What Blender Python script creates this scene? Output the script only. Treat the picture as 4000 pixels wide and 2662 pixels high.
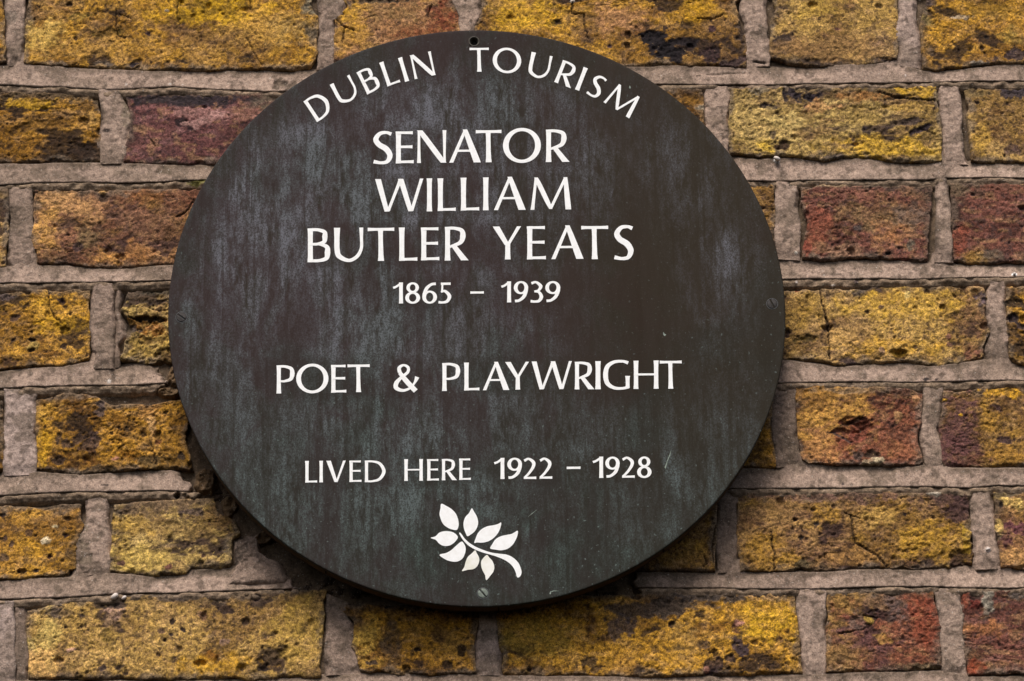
import bpy, math
import numpy as np
from mathutils import Matrix, Vector

for o in list(bpy.data.objects):
    bpy.data.objects.remove(o)
SC = bpy.context.scene
COL = SC.collection

# ------------------------------------------------------------------ camera
F_PX, W_PX, H_PX = 15557.5, 4000.0, 2662.0
PITCH, YAW, ROLL, DIST = 0.3586119, 0.0206472, -0.01392698, 2.9159083
CX, CZ = 0.02547023, -0.01640930
cy_, sy_, cp_, sp_ = math.cos(YAW), math.sin(YAW), math.cos(PITCH), math.sin(PITCH)
FWD = np.array([sy_*cp_, cy_*cp_, sp_])
R0 = np.array([cy_, -sy_, 0.0])
U0 = np.cross(R0, FWD)
RIGHT = R0*math.cos(ROLL) + U0*math.sin(ROLL)
UP = -R0*math.sin(ROLL) + U0*math.cos(ROLL)
CAM = np.array([CX, 0, CZ]) - DIST*FWD
cd = bpy.data.cameras.new('camera')
cam = bpy.data.objects.new('camera', cd)
COL.objects.link(cam)
cd.sensor_width = 36.0
cd.lens = 36.0*F_PX/W_PX
cd.clip_start, cd.clip_end = 0.05, 100
cam.matrix_world = Matrix(((RIGHT[0], UP[0], -FWD[0], CAM[0]), (RIGHT[1], UP[1], -FWD[1], CAM[1]),
                           (RIGHT[2], UP[2], -FWD[2], CAM[2]), (0, 0, 0, 1)))
SC.camera = cam

# ------------------------------------------------------------------ sky, sun, exposure
SUN_EL, SUN_AZ = math.radians(58), math.radians(-14)      # azimuth from the wall's normal, negative = from the left
wd = bpy.data.worlds.new('World')
SC.world = wd
wd.use_nodes = True
nt = wd.node_tree
bg = nt.nodes['Background']
sky = nt.nodes.new('ShaderNodeTexSky')
sky.sky_type = 'NISHITA'
sky.sun_disc = False
sky.sun_elevation = SUN_EL
sky.sun_rotation = math.pi + SUN_AZ*-1
sky.air_density, sky.dust_density, sky.ozone_density = 1.0, 4.0, 0.6
nt.links.new(sky.outputs[0], bg.inputs[0])
bg.inputs[1].default_value = 0.050
sd = bpy.data.lights.new('sun', 'SUN')
sun = bpy.data.objects.new('sun', sd)
COL.objects.link(sun)
sd.energy, sd.angle, sd.color = 1.5, math.radians(22), (1.0, 0.955, 0.90)
sdir = Vector((math.sin(SUN_AZ)*math.cos(SUN_EL), -math.cos(SUN_AZ)*math.cos(SUN_EL), math.sin(SUN_EL)))
sun.rotation_euler = sdir.to_track_quat('Z', 'Y').to_euler()
sun.location = (0, -2, 3)
SC.view_settings.view_transform = 'Standard'
SC.view_settings.look = 'None'
SC.view_settings.exposure = 1.25
SC.view_settings.gamma = 1.0
SC.render.resolution_x, SC.render.resolution_y = 1024, 681

# ------------------------------------------------------------------ maths helpers
KZ = 1.6507
def T(tile, pts):
    """tracing sheet: nine overlapping sheets, tile 'cr' -> column, row; returns points measured on the photo"""
    o = ({'0': 0, '1': 1300, '2': 2600}[tile[0]], {'0': 0, '1': 850, '2': 1712}[tile[1]])
    return np.array([(o[0]+p[0]/KZ, o[1]+p[1]/KZ) for p in pts], float)

def plane(px, y):
    px = np.asarray(px, float).reshape(-1, 2)
    d = (px[:, 0:1]-W_PX/2)/F_PX*RIGHT - (px[:, 1:2]-H_PX/2)/F_PX*UP + FWD
    s = (y-CAM[1])/d[:, 1:2]
    P = CAM + d*s
    return P[:, [0, 2]]

RNG = np.random.RandomState(11)
TAB = RNG.rand(256, 256)
def vnoise(x, z):
    xi = np.floor(x).astype(int); zi = np.floor(z).astype(int)
    fx = x-xi; fz = z-zi
    fx = fx*fx*(3-2*fx); fz = fz*fz*(3-2*fz)
    a = TAB[xi & 255, zi & 255]; b = TAB[(xi+1) & 255, zi & 255]
    c = TAB[xi & 255, (zi+1) & 255]; d = TAB[(xi+1) & 255, (zi+1) & 255]
    return (a*(1-fx)+b*fx)*(1-fz) + (c*(1-fx)+d*fx)*fz
def fbm(x, z, s, octv=4, seed=0, aniso=1.0, gain=0.55):
    """0..1 noise; s = size in metres of the largest lumps; aniso > 1 stretches them sideways"""
    r = np.zeros_like(x); amp = 1.0; tot = 0.0
    px, pz = x/s/aniso+seed*7.31, z/s+seed*3.77
    for k in range(octv):
        r += amp*vnoise(px, pz); tot += amp; amp *= gain
        px, pz = px*1.76*0.94+pz*0.6+11.7, pz*1.76*0.94-px*0.6+5.3
    return r/tot
def sm(x, a, b):
    t = np.clip((x-a)/(b-a), 0, 1)
    return t*t*(3-2*t)
def lin(c):
    c = np.array(c, float)/255.0
    return np.where(c <= 0.04045, c/12.92, ((c+0.055)/1.055)**2.4)
def resample(P, n):
    P = np.asarray(P, float)
    d = np.r_[0, np.cumsum(np.hypot(*(P[1:]-P[:-1]).T))]
    t = np.linspace(0, d[-1], n)
    return np.stack([np.interp(t, d, P[:, 0]), np.interp(t, d, P[:, 1])], -1)
def coons(top, right, bottom, left, nu, nv):
    Tp, Bt = resample(top, nu), resample(bottom, nu)
    Lf, Rt = resample(left, nv), resample(right, nv)
    u = np.linspace(0, 1, nu)[None, :, None]; v = np.linspace(0, 1, nv)[:, None, None]
    P = (1-v)*Tp[None]+v*Bt[None]+(1-u)*Lf[:, None]+u*Rt[:, None]
    P -= (1-u)*(1-v)*Tp[0]+u*(1-v)*Tp[-1]+(1-u)*v*Bt[0]+u*v*Bt[-1]
    return P

# ------------------------------------------------------------------ mesh helpers
def mesh_obj(name, V, Fq, mat, parent=None, col=None, smooth=True, tris=None):
    V = np.asarray(V, np.float32)
    me = bpy.data.meshes.new(name)
    loops = []; starts = []; totals = []
    if Fq is not None and len(Fq):
        Fq = np.asarray(Fq, np.int32); loops.append(Fq.ravel()); totals.append(np.full(len(Fq), 4, np.int32))
    if tris is not None and len(tris):
        tris = np.asarray(tris, np.int32); loops.append(tris.ravel()); totals.append(np.full(len(tris), 3, np.int32))
    loops = np.concatenate(loops); totals = np.concatenate(totals)
    starts = np.r_[0, np.cumsum(totals)[:-1]].astype(np.int32)
    me.vertices.add(len(V)); me.vertices.foreach_set('co', V.ravel())
    me.loops.add(len(loops)); me.loops.foreach_set('vertex_index', loops)
    me.polygons.add(len(totals)); me.polygons.foreach_set('loop_start', starts)
    me.polygons.foreach_set('use_smooth', np.full(len(totals), smooth, bool))
    me.update(calc_edges=True)
    me.validate()
    if col is not None:
        a = me.color_attributes.new('tone', 'FLOAT_COLOR', 'POINT')
        c4 = np.ones((len(V), 4), np.float32); c4[:, :3] = col
        a.data.foreach_set('color', c4.ravel())
    me.materials.append(mat)
    o = bpy.data.objects.new(name, me)
    COL.objects.link(o)
    if parent: o.parent = parent
    return o

def grid_faces(nv, nu, closed=False):
    i = np.arange(nv*nu).reshape(nv, nu)
    if closed:
        i = np.concatenate([i, i[:, :1]], 1)
    return np.stack([i[1:, :-1], i[1:, 1:], i[:-1, 1:], i[:-1, :-1]], -1).reshape(-1, 4)

# ------------------------------------------------------------------ materials
def newmat(name):
    m = bpy.data.materials.new(name); m.use_nodes = True
    return m, m.node_tree, m.node_tree.nodes['Principled BSDF']
def nd(nt, t, **k):
    n = nt.nodes.new(t)
    for a, b in k.items(): setattr(n, a, b)
    return n
def math_n(nt, op, a, b=None, c=None):
    n = nd(nt, 'ShaderNodeMath', operation=op)
    for i, v in enumerate((a, b, c)):
        if v is None: continue
        if isinstance(v, (int, float)): n.inputs[i].default_value = v
        else: nt.links.new(v, n.inputs[i])
    return n.outputs[0]
def noise_n(nt, vec, scale, detail=4, rough=0.6, dist=0.0):
    n = nd(nt, 'ShaderNodeTexNoise'); n.inputs['Scale'].default_value = scale
    n.inputs['Detail'].default_value = detail; n.inputs['Roughness'].default_value = rough
    n.inputs['Distortion'].default_value = dist
    nt.links.new(vec, n.inputs['Vector'])
    return n.outputs['Fac']
def ramp_n(nt, fac, a, b, va=0.0, vb=1.0):
    n = nd(nt, 'ShaderNodeMapRange'); n.interpolation_type = 'SMOOTHSTEP'
    n.inputs[1].default_value, n.inputs[2].default_value = a, b
    n.inputs[3].default_value, n.inputs[4].default_value = va, vb
    nt.links.new(fac, n.inputs[0])
    return n.outputs[0]
def mix_n(nt, fac, a, b, mode='MIX'):
    n = nd(nt, 'ShaderNodeMix', data_type='RGBA', blend_type=mode)
    for s, v in ((0, fac), (6, a), (7, b)):
        if isinstance(v, (int, float)): n.inputs[s].default_value = v
        elif isinstance(v, tuple): n.inputs[s].default_value = (*v, 1)
        else: nt.links.new(v, n.inputs[s])
    return n.outputs[2]
def bump_n(nt, h, dist, strength=1.0, prev=None):
    n = nd(nt, 'ShaderNodeBump'); n.inputs['Distance'].default_value = dist
    n.inputs['Strength'].default_value = strength
    nt.links.new(h, n.inputs['Height'])
    if prev: nt.links.new(prev, n.inputs['Normal'])
    return n.outputs[0]

def grain_material(name, lo, hi, speck, speck_col, pale, pale_col, bump, rough=0.92):
    """takes the piece's own colour (attribute 'tone') and adds sand grain, specks and fine relief"""
    m, nt, b = newmat(name)
    at = nd(nt, 'ShaderNodeAttribute', attribute_name='tone')
    tc = nd(nt, 'ShaderNodeTexCoord').outputs['Object']
    g = noise_n(nt, tc, 1100, 3, 0.75)
    g2 = noise_n(nt, tc, 330, 4, 0.7, 0.4)
    k = ramp_n(nt, g, 0.25, 0.75, lo, hi)
    k2 = ramp_n(nt, g2, 0.3, 0.7, lo*1.05, hi*0.97)
    kk = math_n(nt, 'MULTIPLY', k, k2)
    cm = nd(nt, 'ShaderNodeVectorMath', operation='SCALE')
    nt.links.new(at.outputs['Color'], cm.inputs[0]); nt.links.new(kk, cm.inputs['Scale'])
    c = cm.outputs[0]
    s = noise_n(nt, tc, 840, 3, 0.6, 0.5)
    c = mix_n(nt, ramp_n(nt, s, speck, speck+0.07, 0.0, 0.85), c, speck_col)
    s2 = noise_n(nt, tc, 780, 2, 0.5, 0.2)
    c = mix_n(nt, ramp_n(nt, s2, pale, pale+0.06, 0.0, 0.7), c, pale_col)
    nt.links.new(c, b.inputs['Base Color'])
    b.inputs['Roughness'].default_value = rough
    b.inputs['Specular IOR Level'].default_value = 0.25
    n1 = bump_n(nt, g2, 0.0012*bump, 0.8)
    n2 = bump_n(nt, g, 0.0005*bump, 0.8, n1)
    nt.links.new(n2, b.inputs['Normal'])
    return m
M_BRICK = grain_material('stock_brick', 0.48, 1.60, 0.605, tuple(lin((48, 32, 24))), 0.72, tuple(lin((205, 175, 120))), 1.0)
M_MORTAR = grain_material('lime_mortar', 0.68, 1.38, 0.64, tuple(lin((70, 60, 52))), 0.665, tuple(lin((190, 178, 165))), 0.7)

# ------------------------------------------------------------------ the wall
wall = bpy.data.objects.new('brick_wall', None)
COL.objects.link(wall); wall.location = (0, 0, -0.35)
wall['label'] = 'weathered yellow and red stock brick wall with grey mortar joints behind the round plaque'
wall['category'] = 'wall'
bpy.context.view_layer.update()
WINV = np.array([0, 0, 0.35])

MORT = lin((158, 135, 119)); MORT2 = lin((116, 102, 88)); GRIME = lin((38, 29, 24)); BLACK = lin((36, 29, 31))
PAL = {  # main colour, second, third (patches), soot colour
    'ochre':  ((198, 148, 34), (178, 136, 62), (138, 96, 40), (52, 38, 34)),
    'gold':   ((204, 152, 30), (190, 140, 46), (130, 88, 26), (50, 36, 30)),
    'pale':   ((196, 158, 76), (186, 150, 92), (150, 112, 62), (58, 42, 42)),
    'sand':   ((190, 160, 84), (196, 162, 72), (140, 112, 66), (60, 44, 44)),
    'pink':   ((168, 122, 74), (152, 104, 74), (176, 134, 62), (80, 56, 50)),
    'plum':   ((110, 68, 64), (126, 82, 74), (98, 58, 52), (46, 34, 38)),
    'red':    ((126, 78, 62), (152, 112, 74), (112, 62, 52), (76, 58, 54)),
    'redo':   ((140, 84, 56), (172, 130, 68), (120, 66, 48), (62, 44, 42)),
    'brown':  ((156, 118, 50), (130, 96, 62), (178, 136, 46), (66, 46, 42)),
    'purple': ((96, 62, 60), (126, 92, 58), (150, 108, 50), (60, 40, 46)),
    'dark':   ((184, 134, 24), (144, 100, 24), (104, 74, 30), (40, 28, 24)),
}

def apply_spots(P, colr, y, spots, k0=0):
    x, z = P[..., 0], P[..., 1]
    for n, (tile, c, rx, ry, ang, rgb, st, dep) in enumerate(spots):
        cc = plane(T(tile, [c]), 0)[0]
        s = 0.187e-3/KZ
        rx, ry = rx*s, ry*s*1.07
        a = math.radians(ang)
        dx, dz = x-cc[0], z-cc[1]
        ex = (dx*math.cos(a)+dz*math.sin(a))/rx; ez = (-dx*math.sin(a)+dz*math.cos(a))/ry
        r = np.hypot(ex, ez)
        m = min(rx, ry)
        r = r+(fbm(x, z, max(m*1.2, 0.002), 4, n+k0+3)-0.5)*1.5
        if m > 0.004: r = r+(fbm(x, z, 0.0045, 4, n+k0+5, 1.4, 0.7)-0.5)*1.9
        sooty = rgb is not None and sum(rgb) < 215 and rgb[0]-rgb[2] < 34
        if rgb is not None and rgb[0] > rgb[1]*1.55 and sum(rgb) > 190:      # fired red, kept dull
            rgb = tuple(0.8*c+0.2*q for c, q in zip(rgb, (112, 84, 60)))
        big = not sooty and min(rx, ry) > 0.0055 and not (dep and dep > 1.2)
        w = (sm(-r, -1.35, -0.45) if big else sm(-r, -1.12, -0.82))*st
        w = w*(0.62+0.5*sm(fbm(x, z, 0.0035, 4, n+k0+13), 0.35, 0.6)) if min(rx, ry) > 0.0025 and st < 1 and not sooty else w
        if rgb is not None:
            w = np.clip(w, 0, 1)
            colr[:] = colr*(1-w[..., None])+lin(rgb)*(0.72+0.56*fbm(x, z, 0.0022, 3, n+k0+23))[..., None]*w[..., None]
        if dep:
            y += sm(-r, -1.15, -0.35)*dep*1e-3
            if abs(dep) > 0.6:
                y += sm(-r, -1.1, -0.7)*(fbm(x, z, 0.003, 3, n+9)-0.5)*abs(dep)*0.6e-3
    return colr, y

def apply_cracks(P, colr, y, cracks):
    x, z = P[..., 0], P[..., 1]
    for tile, pts, w in cracks:
        L = plane(T(tile, pts), 0)
        L = resample(L, max(2, int(len(L)*10)))
        j = (np.random.RandomState(len(pts)+int(pts[0][0])).rand(*L.shape)-0.5)*0.0011
        L = L+j
        d = np.full(x.shape, 1.0)
        for a, b in zip(L[:-1], L[1:]):
            ab = b-a; t = np.clip(((x-a[0])*ab[0]+(z-a[1])*ab[1])/(ab@ab+1e-12), 0, 1)
            d = np.minimum(d, np.hypot(x-a[0]-t*ab[0], z-a[1]-t*ab[1]))
        w_ = w*1e-3
        k = sm(-d, -w_, -w_*0.25)
        colr[:] = colr*(1-0.8*k[..., None])+lin((40, 28, 20))*0.8*k[..., None]
        y += k*0.0016
    return colr, y

def skirt(P, y, colr, back):
    """closes a heightfield patch: side faces back into the wall"""
    nv, nu = y.shape
    idx = np.arange(nv*nu).reshape(nv, nu)
    ring = np.concatenate([idx[0, :], idx[1:, -1], idx[-1, -2::-1], idx[-2:0:-1, 0]])
    V = np.stack([P[..., 0], y, P[..., 1]], -1).reshape(-1, 3)
    Vb = V[ring].copy(); Vb[:, 1] = back
    n = len(V); m = len(ring)
    k = np.arange(m); k2 = (k+1) % m
    Fs = np.stack([ring[k], ring[k2], n+k2, n+k], -1)
    V = np.concatenate([V, Vb]); C = colr.reshape(-1, 3)
    return V, np.concatenate([grid_faces(nv, nu), Fs]), np.concatenate([C, C[ring]])

BRICK_N = [0]
BED_HINT = []
def brick(top, bottom, left=None, right=None, pal='ochre', soot=0.35, pits=1.0, smear=0.5, relief=1.0, aniso=1.6,
          off=0.0, mixb=0.5, mixc=0.5, spots=(), cracks=(), res=0.00066, label=None, round_=1.0, topdirt=0.4, botdirt=0.15):
    BRICK_N[0] += 1; sd_ = BRICK_N[0]; rs = np.random.RandomState(100+sd_)
    top, bottom = plane(top, 0), plane(bottom, 0)
    L = np.concatenate([top[:1]] + ([plane(left, 0)] if left is not None else []) + [bottom[:1]])
    Rr = np.concatenate([top[-1:]] + ([plane(right, 0)] if right is not None else []) + [bottom[-1:]])
    w = np.hypot(*(top[-1]-top[0])); h = np.hypot(*(L[-1]-L[0]))
    nu, nv = max(8, int(w/res)), max(8, int(h/res))
    P = coons(top, Rr, bottom, L, nu, nv)
    # arc distances to each edge (metres), for edge wear and colour
    u = np.linspace(0, 1, nu)[None, :]*np.ones((nv, 1)); v = np.linspace(0, 1, nv)[:, None]*np.ones((1, nu))
    eu = np.minimum(u, 1-u)*w; ev = np.minimum(v, 1-v)*h
    x, z = P[..., 0].copy(), P[..., 1].copy()
    # ragged arrises: pull the outline in and out
    rag = 0.0016
    fall_u = np.exp(-eu/0.004); fall_v = np.exp(-ev/0.004)
    n1 = fbm(x, z, 0.009, 4, sd_+20)-0.5; n2 = fbm(x, z, 0.009, 4, sd_+50)-0.5
    P[..., 0] += n1*rag*2.4*fall_u; P[..., 1] += n2*rag*2.0*fall_v
    x, z = P[..., 0], P[..., 1]
    # relief (negative y is towards the viewer)
    e = np.minimum(eu*1.3+0.0010, ev)+ (fbm(x, z, 0.006, 4, sd_+5)-0.5)*0.004
    rr = 0.0020*round_
    y = 0.0026*round_*(0.35+1.3*fbm(x, z, 0.03, 2, sd_+7))*(1-sm(e, -0.0006, rr))**1.5
    y -= 0.0009*relief*(fbm(x, z, 0.045, 2, sd_+1)-0.5)*2
    y -= 0.0006*relief*(fbm(x, z, 0.012, 5, sd_+2, aniso, 0.62)-0.5)*2
    rg = np.abs(fbm(x, z, 0.006, 4, sd_+3, aniso*1.4)-0.5)*2
    rgm = sm(fbm(x, z, 0.03, 2, sd_+8), 0.42, 0.7)
    y += 0.0007*relief*(1-sm(rg, 0.0, 0.07))*rgm
    y -= 0.0007*relief*(fbm(x, z, 0.0024, 3, sd_+4, 1.0, 0.7)-0.5)*2
    y += (rs.rand()-0.5)*0.0008 + off*1e-3 + (u-0.5)*(rs.rand()-0.5)*0.0012 + (v-0.5)*(rs.rand()-0.5)*0.001
    # colour
    c0, c1, c2, c3 = [lin(c)*0.75*np.array([1.0, 0.94, 0.95])+0.05*lin(c).mean() for c in PAL[pal]]
    def mx(C, c, f): return C*(1-f[..., None])+c*f[..., None]
    C = np.ones(x.shape+(3,))*c0
    C = mx(C, c1, sm(fbm(x, z, 0.03, 4, sd_+31, 1.3), 0.66-0.3*mixb, 0.82-0.3*mixb)*0.9)
    C = mx(C, c2, sm(fbm(x, z, 0.016, 5, sd_+33, aniso), 0.74-0.3*mixc, 0.86-0.3*mixc)*0.85)
    C = mx(C, c2*0.5, (1-sm(rg, 0.0, 0.05))*0.5*rgm)
    C = mx(C, c0*1.35+0.03, sm(fbm(x, z, 0.0065, 5, sd_+35, aniso, 0.65), 0.52, 0.68)*0.6)
    C = mx(C, C*np.array([0.46, 0.42, 0.42]), sm(fbm(x, z, 0.026, 5, sd_+34, 1.3, 0.66), 0.48, 0.62)*0.85)
    C = mx(C, lin((162, 126, 84)), sm(fbm(x, z, 0.0038, 4, sd_+36, aniso), 0.50, 0.70)*0.38)
    C = mx(C, c3*1.3, sm(fbm(x, z, 0.0034, 4, sd_+38, 1.0, 0.7), 0.56, 0.68)*0.55)
    C *= (0.64+0.70*fbm(x, z, 0.0016, 3, sd_+37, 1.0, 0.8))[..., None]
    sn = fbm(x, z, 0.020, 6, sd_+39, aniso, 0.66)
    soot = soot+0.12
    fs = sm(sn, 0.70-0.16*soot, 0.755-0.16*soot)
    C = mx(C, c3*0.8, fs*0.88); y += fs*0.0004
    # dust of mortar round the edges
    en = np.minimum(eu, ev)+(fbm(x, z, 0.009, 4, sd_+41)-0.5)*0.016
    C = mx(C, MORT2, (1-sm(en, 0.0, 0.0050))*smear*1.3)
    C = mx(C, lin((70, 54, 42)), (1-sm(en, 0.003, 0.011))*sm(fbm(x, z, 0.02, 3, sd_+48), 0.45, 0.7)*0.45)
    et = v*h+(fbm(x, z, 0.014, 4, sd_+43)-0.5)*0.022
    C = mx(C, lin((84, 68, 54)), (1-sm(et, 0.0005, 0.007))*topdirt)
    eb = (1-v)*h+(fbm(x, z, 0.012, 4, sd_+44)-0.5)*0.016
    C = mx(C, lin((62, 46, 36)), (1-sm(eb, 0.0, 0.005))*botdirt)
    # scattered pits and cinders
    npit = int(w*h/0.0145*720*pits)
    lam = 0.00034
    for k in range(npit):
        pu, pv = rs.rand(), rs.rand()
        r = lam*(1.0+rs.pareto(2.9)); r = min(r, 0.0032)
        i0, j0 = int(pv*(nv-1)), int(pu*(nu-1)); q = int(r*1.7/res)+2
        sl = (slice(max(0, i0-q), i0+q+1), slice(max(0, j0-q), j0+q+1))
        dx, dz = x[sl]-x[i0, j0], z[sl]-z[i0, j0]
        a = 0.75+rs.rand()*0.5
        d = np.hypot(dx*a, dz/a)/r + (fbm(x[sl], z[sl], 0.0018, 2, k % 17)-0.5)*0.7
        wgt = sm(-d, -1.25, -0.6)
        if rs.rand() < 0.88:
            y[sl] += wgt*min(0.0024, r*0.75); C[sl] = mx(C[sl], c3*(0.6+0.4*rs.rand()), wgt*(0.55+0.35*rs.rand()))
        else:
            C[sl] = mx(C[sl], c1*1.3+0.03, wgt*0.6); y[sl] -= wgt*0.0003
    C, y = apply_spots(P, C, y, spots, sd_)
    C, y = apply_cracks(P, C, y, cracks)
    V, Fc, CC = skirt(P, y, np.clip(C, 0.004, 0.85), 0.030)
    o = mesh_obj('brick', V+WINV, Fc, M_BRICK, wall, CC)
    if label: o['label'] = label
    return o

def joint(top, bottom, left=None, right=None, off=0.0, dark=0.0, pink=0.0, spots=(), res=0.0009):
    """upright (head) joint between two bricks"""
    BRICK_N[0] += 1; sd_ = BRICK_N[0]
    top, bottom = plane(top, 0), plane(bottom, 0)
    L = np.concatenate([top[:1]] + ([plane(left, 0)] if left is not None else []) + [bottom[:1]])
    Rr = np.concatenate([top[-1:]] + ([plane(right, 0)] if right is not None else []) + [bottom[-1:]])
    w = np.hypot(*(top[-1]-top[0])); h = np.hypot(*(L[-1]-L[0]))
    res = 0.0007
    nu, nv = max(6, int(w/res)), max(8, int(h/res))
    P = coons(top, Rr, bottom, L, nu, nv)
    u = np.linspace(0, 1, nu)[None, :]*np.ones((nv, 1)); v = np.linspace(0, 1, nv)[:, None]*np.ones((1, nu))
    eu = np.minimum(u, 1-u)*w
    x, z = P[..., 0].copy(), P[..., 1].copy()
    fall = np.exp(-eu/0.003)
    P[..., 0] += (fbm(x, z, 0.010, 4, sd_+2)-0.5)*0.0034*fall + (u-0.5)*0.0026
    e = eu+(fbm(x, z, 0.007, 4, sd_+3)-0.5)*0.003
    y = 0.0002+0.0020*(0.1+1.5*sm(fbm(x, z, 0.02, 2, sd_+11), 0.35, 0.7))*(1-sm(e, 0.0002, 0.0024))
    y += (u-0.5)*0.0008
    y -= (fbm(x, z, 0.02, 3, sd_+5)-0.5)*0.0014 + (fbm(x, z, 0.003, 3, sd_+6)-0.5)*0.0010
    y += sm(v, 0.86, 1.0)*0.0012 + off*1e-3
    C = mortar_colour(x, z, sd_, dark, pink)
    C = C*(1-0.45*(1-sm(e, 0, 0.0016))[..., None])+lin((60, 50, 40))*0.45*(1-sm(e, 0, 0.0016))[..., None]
    C, y = apply_spots(P, C, y, spots, sd_)
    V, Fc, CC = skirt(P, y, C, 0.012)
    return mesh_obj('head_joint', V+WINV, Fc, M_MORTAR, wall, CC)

def mortar_colour(x, z, sd_, dark=0.0, pink=0.0):
    C = np.ones(x.shape+(3,))*(MORT*(1-pink)+lin((166, 146, 136))*pink)
    f = sm(fbm(x, z, 0.030, 5, sd_+61, 1.2), 0.52, 0.68)*0.55
    C = C*(1-f[..., None])+lin((126, 108, 92))*f[..., None]
    f = sm(fbm(x, z, 0.012, 5, sd_+63), 0.54, 0.68)*0.6
    C = C*(1-f[..., None])+lin((98, 84, 70))*f[..., None]
    f = sm(fbm(x, z, 0.004, 4, sd_+65), 0.60, 0.72)*0.6
    C = C*(1-f[..., None])+lin((72, 60, 50))*f[..., None]
    C *= (0.9+0.22*fbm(x, z, 0.0025, 2, sd_+66))[..., None]
    if dark: C = C*(1-dark)+lin((84, 70, 58))*dark
    return C

def bed(topline, cutline, x0, x1, perp=(), dark=(), holes=(), spots=(), lumps=0.0):
    """bed joint: recessed under the bricks above, struck outwards to a cut lip, ragged below it"""
    BRICK_N[0] += 1; sd_ = BRICK_N[0]
    tl, cl = plane(topline, 0), plane(cutline, 0)
    a, b = plane(np.array([[x0, 1300.]]), 0)[0][0], plane(np.array([[x1, 1300.]]), 0)[0][0]
    n = int((b-a)/0.0008)
    X = np.linspace(a, b, n)
    tz = np.interp(X, tl[:, 0], tl[:, 1]); cz = np.interp(X, cl[:, 0], cl[:, 1])
    cz = cz+(fbm(X, X*0, 0.02, 4, sd_+1)-0.5)*0.0016
    H = tz-cz
    s_in = np.linspace(0, 1, 15)
    RC = 0.0003+0.0031*sm(fbm(X, X*0, 0.05, 3, sd_+12), 0.3, 0.75)
    zs = [tz+0.010, tz+0.003]; ys = [X*0+0.013, X*0+0.0052]
    ts = [X*0-0.5, X*0-0.2]
    for s in s_in:
        zs.append(tz-H*s); ys.append(RC*(1-s)**0.9-0.0005*s); ts.append(X*0+s)
    zs.append(cz-0.0003); ys.append(X*0+0.0016); ts.append(X*0+1.05)
    for k, q in enumerate((0.0010, 0.0017, 0.0024, 0.0032, 0.0040, 0.0050, 0.0062)):
        zs.append(cz-q); ys.append(X*0+(0.0002 if k < 4 else 0.0002+0.0005*(k-3))); ts.append(X*0+1.1+k*0.1)
    zs.append(cz-0.010); ys.append(X*0+0.012); ts.append(X*0+2)
    Z = np.array(zs); Y = np.array([q+0*X for q in ys]); Tt = np.array(ts); XX = np.ones_like(Z)*X
    # under upright joints the recess is filled
    fill = X*0
    for p0, p1 in perp:
        q0, q1 = plane(np.array([[p0, 1300.], [p1, 1300.]]), 0)[:, 0]
        fill = np.maximum(fill, sm(X, q0-0.002, q0+0.003)*(1-sm(X, q1-0.003, q1+0.002)))
    fl = fill[None]*(1-sm(Tt, 0.0, 0.7))
    Y = np.where(Tt < 1.02, Y*(1-fl)+0.0014*fl, Y)
    low = Tt > 1.02
    Z = Z+np.where(low, 0, (fbm(XX, Z, 0.012, 3, sd_+3)-0.5)*0.0004)
    Y = Y-(fbm(XX, Z, 0.022, 3, sd_+5, 1.5)-0.5)*0.0022-(fbm(XX, Z, 0.0035, 3, sd_+6)-0.5)*0.0009
    Y = Y-np.where(low, (fbm(XX, Z, 0.007, 4, sd_+7)-0.45)*0.0046, 0)
    XX = XX+np.where(low, (fbm(XX, Z, 0.004, 2, sd_+8)-0.5)*0.0006, 0)
    C = mortar_colour(XX, Z, sd_)
    shade_dirt = (1-sm(Tt+(fbm(XX, Z, 0.006, 4, sd_+9)-0.5)*0.5, 0.0, 0.42))*(1-fill[None]*0.8)*(Tt < 1.02)  # shade and dirt below the upper bricks, painted into the mortar colour
    C = C*(1-0.7*shade_dirt[..., None])+lin((88, 74, 60))*0.7*shade_dirt[..., None]
    lw = low*0.75*np.ones_like(Z)
    rc = lin((128, 108, 86))*(0.45+1.1*fbm(XX, Z, 0.006, 5, sd_+10, 1.5))[..., None]
    C = C*(1-lw[..., None])+rc*lw[..., None]
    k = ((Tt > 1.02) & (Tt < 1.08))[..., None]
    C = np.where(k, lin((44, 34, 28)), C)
    P = np.stack([XX, Z], -1)
    for q0, q1, st in dark:
        w0, w1 = plane(np.array([[q0, 1300.], [q1, 1300.]]), 0)[:, 0]
        g = sm(XX+(fbm(XX, Z, 0.01, 3, 4)-0.5)*0.02, w0-0.008, w0+0.008)*(1-sm(XX, w1-0.008, w1+0.008))*st
        C = C*(1-g[..., None])+lin((80, 66, 54))*g[..., None]
    for q0, q1 in holes:    # mortar fallen out
        w0, w1 = plane(np.array([[q0, 1300.], [q1, 1300.]]), 0)[:, 0]
        g = sm(XX+(fbm(XX, Z, 0.008, 4, 14)-0.5)*0.03, w0-0.002, w0+0.002)*(1-sm(XX+(fbm(XX, Z, 0.008, 4, 15)-0.5)*0.02, w1-0.002, w1+0.002))
        Y = Y+g*(0.006+(fbm(XX, Z, 0.005, 4, 9)-0.5)*0.008)
        C = C*(1-g[..., None])+lin((66, 52, 40))*(0.4+1.1*fbm(XX, Z, 0.004, 3, 3))[..., None]*g[..., None]
    C, Y = apply_spots(P, C, Y, spots, sd_)
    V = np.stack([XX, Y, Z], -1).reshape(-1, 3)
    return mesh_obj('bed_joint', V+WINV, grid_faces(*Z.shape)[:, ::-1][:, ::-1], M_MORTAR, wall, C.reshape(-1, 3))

def cat(*a): return np.concatenate(a)
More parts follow.
